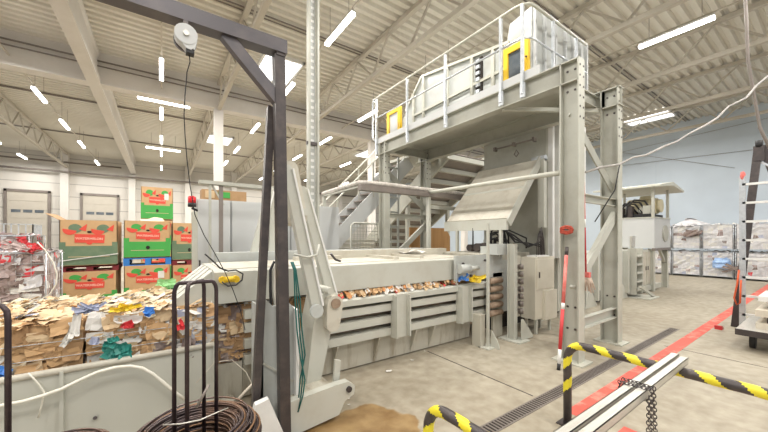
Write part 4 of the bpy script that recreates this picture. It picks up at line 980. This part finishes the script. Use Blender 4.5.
cage(-2.28, 8.5, 0, 1.25, 1.1, 1.45, cgl[0], 'wire cages at the left', ('scrap_load', 'scrap', 'loads in the left cages'), 'pinkish grey film load left of the melon boxes', 201, wp, size=1.4)
cage(-3.62, 8.2, 0, 1.25, 1.1, 1.55, cgl[1], 'wire cages at the left', ('scrap_load', 'scrap', 'loads in the left cages'), 'brown and grey film load at the left picture edge', 202, [1, 3.5, .8, 4, .2, .5], size=1.4)
cage(-2.95, 10.4, 0, 1.3, 1.1, 1.75, cgl[2], 'wire cages at the left', ('scrap_load', 'scrap', 'loads in the left cages'), 'grey and red film load standing behind the pinkish one', 203, [1, 2, .6, 2, .2, .8], size=1.4)
for i, x in enumerate((-6.2, -4.9, -3.6)):
    t = thing('roll_cage', 'empty looking galvanised roll cage far off before the dock doors, '+['leftmost', 'middle', 'rightmost'][i], 'roll cage', (x, 14, 0), 'empty roll cages')
    m = MB(); mesh_panel(m, (x-.5, 13.6, 0), (x+.5, 13.6, 0), .15, 2.1, 7, 5, .025); mesh_panel(m, (x-.5, 13.6, 0), (x-.5, 14.4, 0), .15, 2.1, 5, 5, .025); mesh_panel(m, (x+.5, 13.6, 0), (x+.5, 14.4, 0), .15, 2.1, 5, 5, .025); m.build('wire_sides', 'galv', t)
    MB().box(x-.5, x+.5, 13.6, 14.4, .1, .15).build('base', 'galv', t)
    MB().box(x-.4, x+.4, 13.7, 14.3, .15, 1.2).build('white_load', 'paper', t)
    for q in (-.4, .4): MB().cyl((x+q, 13.7, .06), (x+q+.04, 13.7, .06), .06, 10).build('castor', 'black', t)
single(MB().tube([at(u, v, y=7.9) for u, v in ((37, 242), (45, 250), (53, 262), (57, 274), (56, 284), (50, 294), (40, 300), (20, 309), (0, 318))], .011, 6), 'pale_strap', 'hose_white', 'pale curved strap bulging from the left wire cage', 'strap')
scrap(34, 248, 7.93, .18, .14, 'p_red', 'bright red film bag on top of the left wire cage', 9)
scrap(22, 247, 7.9, .35, .08, 'film_pink', 'pale pink film strips beside the red bag', 6)

scrap(722, 262, 0, .55, .35, 'p_lightblue', 'light blue film bag bulging low in the third cage column', 9, nrm=(-1,0,.2), X=19.16)
scrap(735, 268, 0, .9, .14, 'film_dark', 'dark streak painted for the shaded gap low in the cage behind the ladder leg', 8, nrm=(-1,0,.2), X=19.16)  # dark flakes added to paint the shade of a gap between the loads
scrap(692, 234, 0, .8, .22, 'film_dark', 'dark brown film strip sagging in the upper cage right of the hydraulic unit', 9, nrm=(-1,0,.2), X=19.16)

# ------------------------------------------------------------------ hydraulic unit
hu = thing('hydraulic_unit', 'roofed hydraulic power unit with grey tank raised on legs', 'hydraulic unit', (13.3, 4, 0))
X0, X1, Yn, Yb = 12.7, 14.3, 3.36, 4.7
MB().box(X0, X1, Yn, Yb, 1.38, 2.34).build('tank', 'cab', hu)
MB().box(X0-.02, X1+.02, Yn-.02, Yb+.02, 2.34, 2.37).build('tank_lid', 'steel', hu)
e = MB(); e.cyl((13.75, Yn-.03, 1.85), (13.75, Yn, 1.85), .27, 24); e.build('inspection_cover', 'gantry', hu)
MB().box(X0, X1, Yn-.03, Yn+.06, 1.3, 1.38).build('tank_sill', 'pipe', hu)
rf = MB(); rf.prism([(X0-.35, 3.28), (X0-.35, 3.33), (X0+.9, 3.52), (X1+.55, 3.33), (X1+.55, 3.28), (X0+.9, 3.40)], 1, Yn-.25, Yb+.25); rf.build('roof', 'gantry_light', hu)
for (x, y) in ((X0+.06, Yn+.05), (X1-.06, Yn+.05), (X0+.06, Yb-.05), (X1-.06, Yb-.05)): MB().bar((x, y, 2.37), (x, y, 3.34), .07, .07).build('roof_post', 'steel', hu)
e = MB(); e.cyl((13.75, 3.55, 2.78), (13.75, 4.35, 2.78), .27, 20); e.cyl((13.75, 3.44, 2.78), (13.75, 3.55, 2.78), .22, 20); e.box(13.6, 13.9, 3.7, 4.0, 3.02, 3.14); e.build('motor', 'motor', hu)
for k in range(6): MB().cyl((13.75, 3.62+k*.1, 2.78), (13.75, 3.64+k*.1, 2.78), .29, 20).build('motor_fin', 'motor', hu)
e = MB(); e.cyl((12.95, 3.7, 2.62), (13.4, 3.9, 2.62), .12, 14); e.box(12.85, 13.1, 3.5, 3.7, 2.37, 2.75); e.build('pump_body', 'steel', hu)
e = MB(); e.box(12.8, 14.1, 3.5, 4.3, 2.37, 2.48); e.build('motor_bed', 'black', hu)
for k in range(4):
    y = 4.5-k*.13
    MB().tube([(12.75, y, 2.4), (12.75, y-.02, 2.6+.05*k), (12.8, y-.2, 2.8+.05*k), (12.9, y-.45, 2.78+.04*k), (12.95, y-.65, 2.5)], .028, 8).build('hose', 'black', hu)
e = MB(); e.box(12.72, 12.95, 4.2, 4.5, 2.37, 2.7); e.box(12.75, 12.95, 3.95, 4.1, 2.37, 2.75); e.build('pump', 'dark', hu)
for (x, y) in ((X0+.1, Yn+.1), (X1-.15, Yn+.1), (X1-.15, Yb-.1)):
    l = MB(); l.ibeam((x, y, .02), (x, y, 1.36), .16, .14, up=(0,1,0)); l.build('leg', 'steel', hu)
e = MB(); e.bar((X1-.2, Yn+.1, .9), (X1-.75, Yn+.1, 1.32), .07, .07); e.build('knee_brace', 'steel', hu)
e = MB(); e.box(12.0, 13.75, 3.46, 3.6, .06, .2); e.build('bottom_rail', 'steel', hu)
dc = MB(); dc.box(11.65, 13.2, 3.5, 4.4, .2, 1.32); cbn = dc.build('lower_cabinet', 'steel', hu)
for x in (11.7, 12.46): sub(MB().box(x, x+.7, 3.48, 3.5, .26, 1.27), 'door', 'steel_top', cbn); 
for x in (12.34, 12.52): sub(MB().box(x, x+.03, 3.46, 3.48, .7, .82), 'door_handle', 'dark', cbn)
ss = thing('step_ladder_rack', 'pale steel step rungs fixed left of the lower tank doors', 'steps', (11.2, 3.4, 0))
for x in (10.95, 11.45): MB().box(x, x+.04, 3.3, 3.5, .1, 1.4).build('side_rail', 'steel', ss)
for k in range(5): MB().box(10.99, 11.45, 3.28, 3.5, .2+k*.24, .25+k*.24).build('step', 'steel', ss)
e = MB(); e.bar((10.9, 3.2, .35), (11.5, 3.05, .04), .07, .06); e.box(10.9, 11.7, 2.98, 3.5, 0, .03); e.build('foot', 'steel', ss)
e = MB(); e.box(11.1, 11.35, 3.44, 3.5, 1.45, 1.75); e.build('terminal_plate', 'alu', ss)
MB().box(11.1, 11.35, 3.46, 3.5, 1.38, 1.45).build('plate_bracket', 'steel', ss)

# ------------------------------------------------------------------ things on the near platform leg
cl = thing('hanging_red_rope', 'red and orange coiled rope hung on the near platform leg', 'rope', (4.55, 2.05, 1.7))
ccx, ccy, ccz = at(567, 230, x=4.54)
e = MB(); rg = random.Random(9)
for k in range(7):
    a0 = rg.uniform(0, 6); e.tube([(ccx-.015+rg.uniform(-.01, .01)*1, ccy+.075*math.cos(2*PI*i/20)*(1+.1*math.sin(3*a0+i)), ccz+.035*math.sin(2*PI*i/20)+rg.uniform(-.004, .004)+(k-3)*.006) for i in range(20)], .011, 6, True)
e.build('coil', 'rope', cl)
e = MB(); e.cyl((4.64, ccy, ccz+.01), (4.49, ccy, ccz+.01), .01, 6); e.build('peg', 'dark', cl)
st1 = thing('warning_stick', 'red and white plastic warning stick leaning on the near platform leg', 'warning stick', (4.35, 2.2, 0))
def lerp(a, b, t): return tuple(a[i]+(b[i]-a[i])*t for i in range(3))
b0 = at(558.5, 370, z=.0); b1 = at(567, 247, x=4.545)
for (a, b, m, n) in ((0, .05, 'black', 'tip'), (.05, .16, 'white', 'white_band'), (.16, .48, 'red', 'red_band'), (.48, .53, 'white', 'white_band'), (.53, .93, 'red_light', 'red_band'), (.93, 1.0, 'dark', 'clip')):
    MB().cyl(lerp(b0, b1, a), lerp(b0, b1, b), .022, 10).build(n, m, st1)
# mop
mx = at(583.5, 172, x=4.80); mb_ = at(586, 275, x=4.80)
mo = thing('mop', 'upside down hung mop with dark red handle and ragged pale head', 'mop', (4.8, 1.95, 1))
MB().cyl(mx, mb_, .012, 8).build('handle', 'red', mo)
e = MB(); rg = random.Random(4)
for k in range(46):
    dx, dy = rg.uniform(-.06, .06), rg.uniform(-.09, .05); l = rg.uniform(.12, .24)
    e.tube([mb_, (mb_[0]+dx*.6, mb_[1]+dy*.7, mb_[2]-.05), (mb_[0]+dx, mb_[1]+dy*1.2, mb_[2]-l)], .008, 5)
e.build('mop_strands', 'mop', mo)
MB().box(mb_[0]-.03, mb_[0]+.03, mb_[1]-.05, mb_[1]+.05, mb_[2]-.03, mb_[2]+.04).build('mop_clamp', 'red_light', mo)
MB().cyl(lerp(mx, mb_, .46), lerp(mx, mb_, .54), .014, 8).build('white_band', 'white', mo)
MB().cyl(mx, (4.70, mx[1]+.03, mx[2]), .01, 6).build('hook', 'dark', mo)

# ------------------------------------------------------------------ barriers
def barrier(x, y0, y1, z, r, label, rb=.14):
    t = thing('hoop_barrier', label, 'barrier', (x, y0, 0), 'striped hoop barriers')
    path = [Vector((x, y0, 0)), Vector((x, y0, z-rb))]
    for k in range(1, 9): a = PI/2*k/8; path.append(Vector((x, y0-rb+rb*math.cos(a), z-rb+rb*math.sin(a))))
    n = int((y0-y1-2*rb)/.05)
    for k in range(1, n+1): path.append(Vector((x, y0-rb-(y0-y1-2*rb)*k/n, z)))
    for k in range(1, 9): a = PI/2*k/8; path.append(Vector((x, y1+rb-rb*math.sin(a), z-rb+rb*math.cos(a))))
    path.append(Vector((x, y1, 0)))
    MB().tube(path, r, 14).build('hoop_tube', 'dark', t)
    # helical yellow tape wound around the tube
    tp = MB(); nseg = 24
    # resample
    dens = [path[0]]; 
    for a, b in zip(path, path[1:]):
        L = (b-a).length; m = max(1, int(L/.012))
        for k in range(1, m+1): dens.append(a.lerp(b, k/m))
    s = 0; o = 0; rings = []
    P = .21
    for i, p in enumerate(dens):
        if i: s += (dens[i]-dens[i-1]).length
        d = (dens[min(i+1, len(dens)-1)]-dens[max(i-1, 0)]).normalized()
        a = Vector((1, 0, 0)); b = d.cross(a).normalized()
        rings.append((s, [p+(a*math.cos(2*PI*k/nseg)+b*math.sin(2*PI*k/nseg))*(r+.0016) for k in range(nseg)]))
    for i in range(len(rings)-1):
        if rings[i][0] < .25 : continue
        for k in range(nseg):
            ph = (rings[i][0]/P-k/nseg*1.0) % 1.
            if ph < .42:
                q = [rings[i][1][k], rings[i][1][(k+1) % nseg], rings[i+1][1][(k+1) % nseg], rings[i+1][1][k]]
                tp.add(q, [(0,1,2,3)])
    tp.build('yellow_tape', 'tape_yellow', t)
    for y in (y0, y1): MB().box(x-.07, x+.07, y-.07, y+.07, 0, .01).build('foot_plate', 'dark', t)
    return t
barrier(3.04, 1.43, -.45, .745, .034, 'black hoop barrier wound with yellow tape, right of the two')
barrier(1.27, 1.37, -.35, .745, .030, 'smaller looking black and yellow hoop barrier at the bottom centre')
for i, (y, l) in enumerate(((.722, 'left'), (.662, 'right'))):
    a = MB(); w = .046; x0, x1 = .95, 3.2-.04*i; z0 = .779; zc = z0+w/2
    # square tube, hollow end
    t = .004
    a.box(x0, x1, y-w/2, y+w/2, z0, z0+t); a.box(x0, x1, y-w/2, y+w/2, z0+w-t, z0+w); a.box(x0, x1, y-w/2, y-w/2+t, z0, z0+w); a.box(x0, x1, y+w/2-t, y+w/2, z0, z0+w)
    single(a, 'aluminium_bar', 'alu', 'long aluminium square bar laid across the barriers, %s of the pair' % l, 'metal bar', 'bars on the barriers')
# chain
ch = MB()
def link(mb, c, d, up, L=.027, W=.017, r=.0028):
    c = Vector(c); d = Vector(d).normalized(); u = Vector(up); s = (u-d*u.dot(d)).normalized()
    pts = []
    for k in range(12):
        a = 2*PI*k/12; pts.append(c+d*(math.cos(a)*L/2)+s*(math.sin(a)*W/2))
    mb.tube(pts, r, 5, True)
def chain(mb, pts, step=.02):
    pts = [Vector(p) for p in pts]; k = 0; acc = 0
    for a, b in zip(pts, pts[1:]):
        L = (b-a).length; d = (b-a)/L; t = acc
        while t < L:
            link(mb, a+d*t, d, (0,1,.3) if k % 2 else (1,.2,.2)); k += 1; t += step
        acc = t-L
cx = 2.28; yt, yb_ = .755, .63
chain(ch, [(cx, yb_-.012, .77), (cx+.01, yb_-.012, .834), (cx, .70, .834), (cx-.01, yt+.012, .834), (cx, yt+.012, .77), (cx, .70, .767), (cx, yb_-.012, .77)])
chain(ch, [(cx+.05, yb_-.012, .77), (cx+.05, yb_-.012, .834), (cx+.06, .70, .834), (cx+.05, yt+.012, .834), (cx+.05, yt+.012, .77)])
chain(ch, [(cx, yb_-.014, .77), (cx-.01, yb_-.02, .36), (cx+.03, yb_-.02, .30), (cx+.06, yb_-.02, .36), (cx+.05, yb_-.014, .77)])
chain(ch, [(cx-.03, yb_-.010, .80), (cx-.05, yb_-.01, .42), (cx-.03, yb_-.02, .38), (cx+.0, yb_-.01, .44)])
single(ch, 'steel_chain', 'dark', 'dark steel chain wrapped round the aluminium bars with hanging loops', 'chain')

# ------------------------------------------------------------------ tall ladder and trolley at right
ld = thing('step_ladder', 'tall stepladder with dark rear legs and pale rungs at the right edge', 'ladder', (9.2, .9, 0))
ap = at(760, 146, x=9.2)
lb = at(735, 326, x=9.0); rb_ = (9.25, .0, 0)
MB().bar((lb[0], lb[1], 0), (ap[0], ap[1]+.02, ap[2]), .11, .05, up=(1,0,0)).build('dark_leg', 'dark', ld)
MB().bar((9.3, .02, 0), (ap[0], ap[1]-.03, ap[2]), .11, .05, up=(1,0,0)).build('dark_leg', 'dark', ld)
MB().box(ap[0]-.05, ap[0]+.05, ap[1]-.06, ap[1]+.08, ap[2]-.28, ap[2]).build('head_hinge', 'dark', ld)
MB().cyl((ap[0]-.02, ap[1]+.01, ap[2]-.02), (ap[0]-.02, ap[1]+.01, ap[2]+.1), .05, 10).build('head_cap', 'black', ld)
sl = at(742.5, 322, x=8.75); su = at(742.5, 176, x=8.75)
zs = su[2]
MB().bar((8.75, sl[1], 0), (8.75, sl[1], zs), .05, .08, up=(0,1,0)).build('pale_stile', 'galv', ld)
MB().bar((8.75, sl[1]-.62, 0), (8.75, sl[1]-.62, zs), .05, .08, up=(0,1,0)).build('pale_stile', 'galv', ld)
for k in range(9):
    z = .3+k*.34
    if z < zs: MB().bar((8.75, sl[1], z), (8.75, sl[1]-.62, z), .05, .04).build('rung', 'white', ld)
for y in (sl[1]-.62,): MB().bar((8.78, y, zs-.1), (ap[0], ap[1], ap[2]-.3 if zs < ap[2]-.3 else zs-.1), .03, .03).build('stay', 'galv', ld)
op = at(743, 170, x=8.75)
MB().sph((8.75, sl[1], zs+.0), .038, 8, 6, (1,1,2), jit=.2, rng=rnd).build('orange_tie', 'red_light', ld)
tk = at(741, 288, x=8.7)
single(MB().tube([at(739, 270, x=8.71), at(737, 285, x=8.71), at(734, 298, x=8.71), at(737, 305, x=8.71), at(740, 303, x=8.71), at(741, 280, x=8.71)], .013, 8), 'orange_rope', 'orange', 'orange rope hanging on the lower ladder leg', 'rope')

tl = thing('platform_trolley', 'low platform trolley with dark wheels at the right frame edge', 'trolley', (6.9, .7, 0))
w0 = at(754, 338, z=.14)
tx0, tx1, tyy0, tyy1 = 7.2, 8.6, -.35, .93
MB().prism([(tx0, .25), (tx0, .31), (tx1, .31), (tx1, .25)], 1, tyy0, tyy1).build('deck', 'alu', tl)
MB().box(tx0-.02, tx0, tyy0, tyy1, .23, .32).build('front_bumper', 'dark', tl)
for (x, y) in ((7.5, .78), (7.5, -.2), (8.4, .78), (8.4, -.2)):
    MB().cyl((x, y-.03, .12), (x, y+.03, .12), .12, 20).build('wheel', 'black', tl); MB().box(x-.05, x+.05, y-.045, y+.045, .2, .25).build('castor_fork', 'dark', tl)
for k, (z, dx, m, l) in enumerate(((.31, .3, 'board', 'pale board lying lowest on the trolley'), (.40, .35, 'dark', 'dark slab stacked on the lowest trolley board'), (.50, .28, 'board', 'pale board second from the top on the trolley'), (.60, .45, 'dark_side', 'dark slab under the topmost trolley board'), (.72, .4, 'white', 'white slab second highest on the trolley'), (.80, .5, 'dark', 'topmost dark crate on the trolley'))):
    hh = [.09, .10, .10, .12, .08, .16][k]
    single(MB().box(tx0+dx, tx1-.1, -.3, .80-dx*.15-(.1 if k % 2 else 0), z, z+hh), 'trolley_board' if k < 5 else 'dark_crate', m, l, 'board' if k < 5 else 'crate', 'goods on the trolley')
rp = at(719, 329, z=0)
rbk = thing('red_wheel_chock', 'small red block on the floor before the ladder foot', 'chock', (rp[0], rp[1], 0))
MB().prism([(rp[0]-.07, 0), (rp[0]+.07, 0), (rp[0]+.07, .03), (rp[0]-.02, .07), (rp[0]-.07, .07)], 1, rp[1]-.05, rp[1]+.05).build('block', 'red', rbk)
# cables on the pale wall
for i, ((u0, v0), (u1, v1)) in enumerate((((622, 152), (768, 118)), ((618, 152), (735, 168)), ((618, 166), (768, 148)))):
    a = at(u0, v0, x=XW-.05); b = at(u1, v1, x=XW-.05)
    single(MB().tube([a, lerp(a, b, .5), b], .009, 5), 'wall_cable', 'pipe', ['thin cable slung high across the pale wall, uppermost', 'thin cable crossing the pale wall downwards to the right', 'thin cable crossing the pale wall, rising to the right'][i], 'cable', 'cables slung on the pale wall')

# ------------------------------------------------------------------ light
w = bpy.data.worlds.new('world'); scn.world = w; w.use_nodes = True
w.node_tree.nodes['Background'].inputs[0].default_value = (.97, .98, 1, 1)
w.node_tree.nodes['Background'].inputs[1].default_value = .62
def area(n, loc, rot, sx, sy, e, c=(1,.97,.92)):
    l = bpy.data.lights.new(n, 'AREA'); l.shape = 'RECTANGLE'; l.size = sx; l.size_y = sy; l.energy = e; l.color = c
    o = bpy.data.objects.new(n, l); col.objects.link(o); o.location = loc; o.rotation_euler = rot; return o
LAMPS = [(x, y) for x, yl in ys.items() for y in yl]
LAMPS += [(x, y) for x in (-3.75, 0., 3.75, 7.4, 11.) for y in (-5., -.8, 3.4) if not (x > 10 and y > 2)] + [(-3.75, 7.8), (0., 8.), (-7.5, 8.), (-7.5, 17.), (-7.5, 3.), (14.8, 3.), (14.8, 9.), (18.5, 0.), (18.5, 6.), (18.5, 12.), (18.5, 20.)]  # fill lamps with no tube fixture, added to light the rest of the hall
for x, y in LAMPS: area('tube_and_fill_lamp', (x, y, LZ-.045), (0,0,0), .11, 1.45, 125)
scn.view_settings.view_transform = 'Standard'; scn.view_settings.look = 'None'
scn.view_settings.exposure = .1; scn.view_settings.gamma = 1; scn.view_settings.use_curve_mapping = False
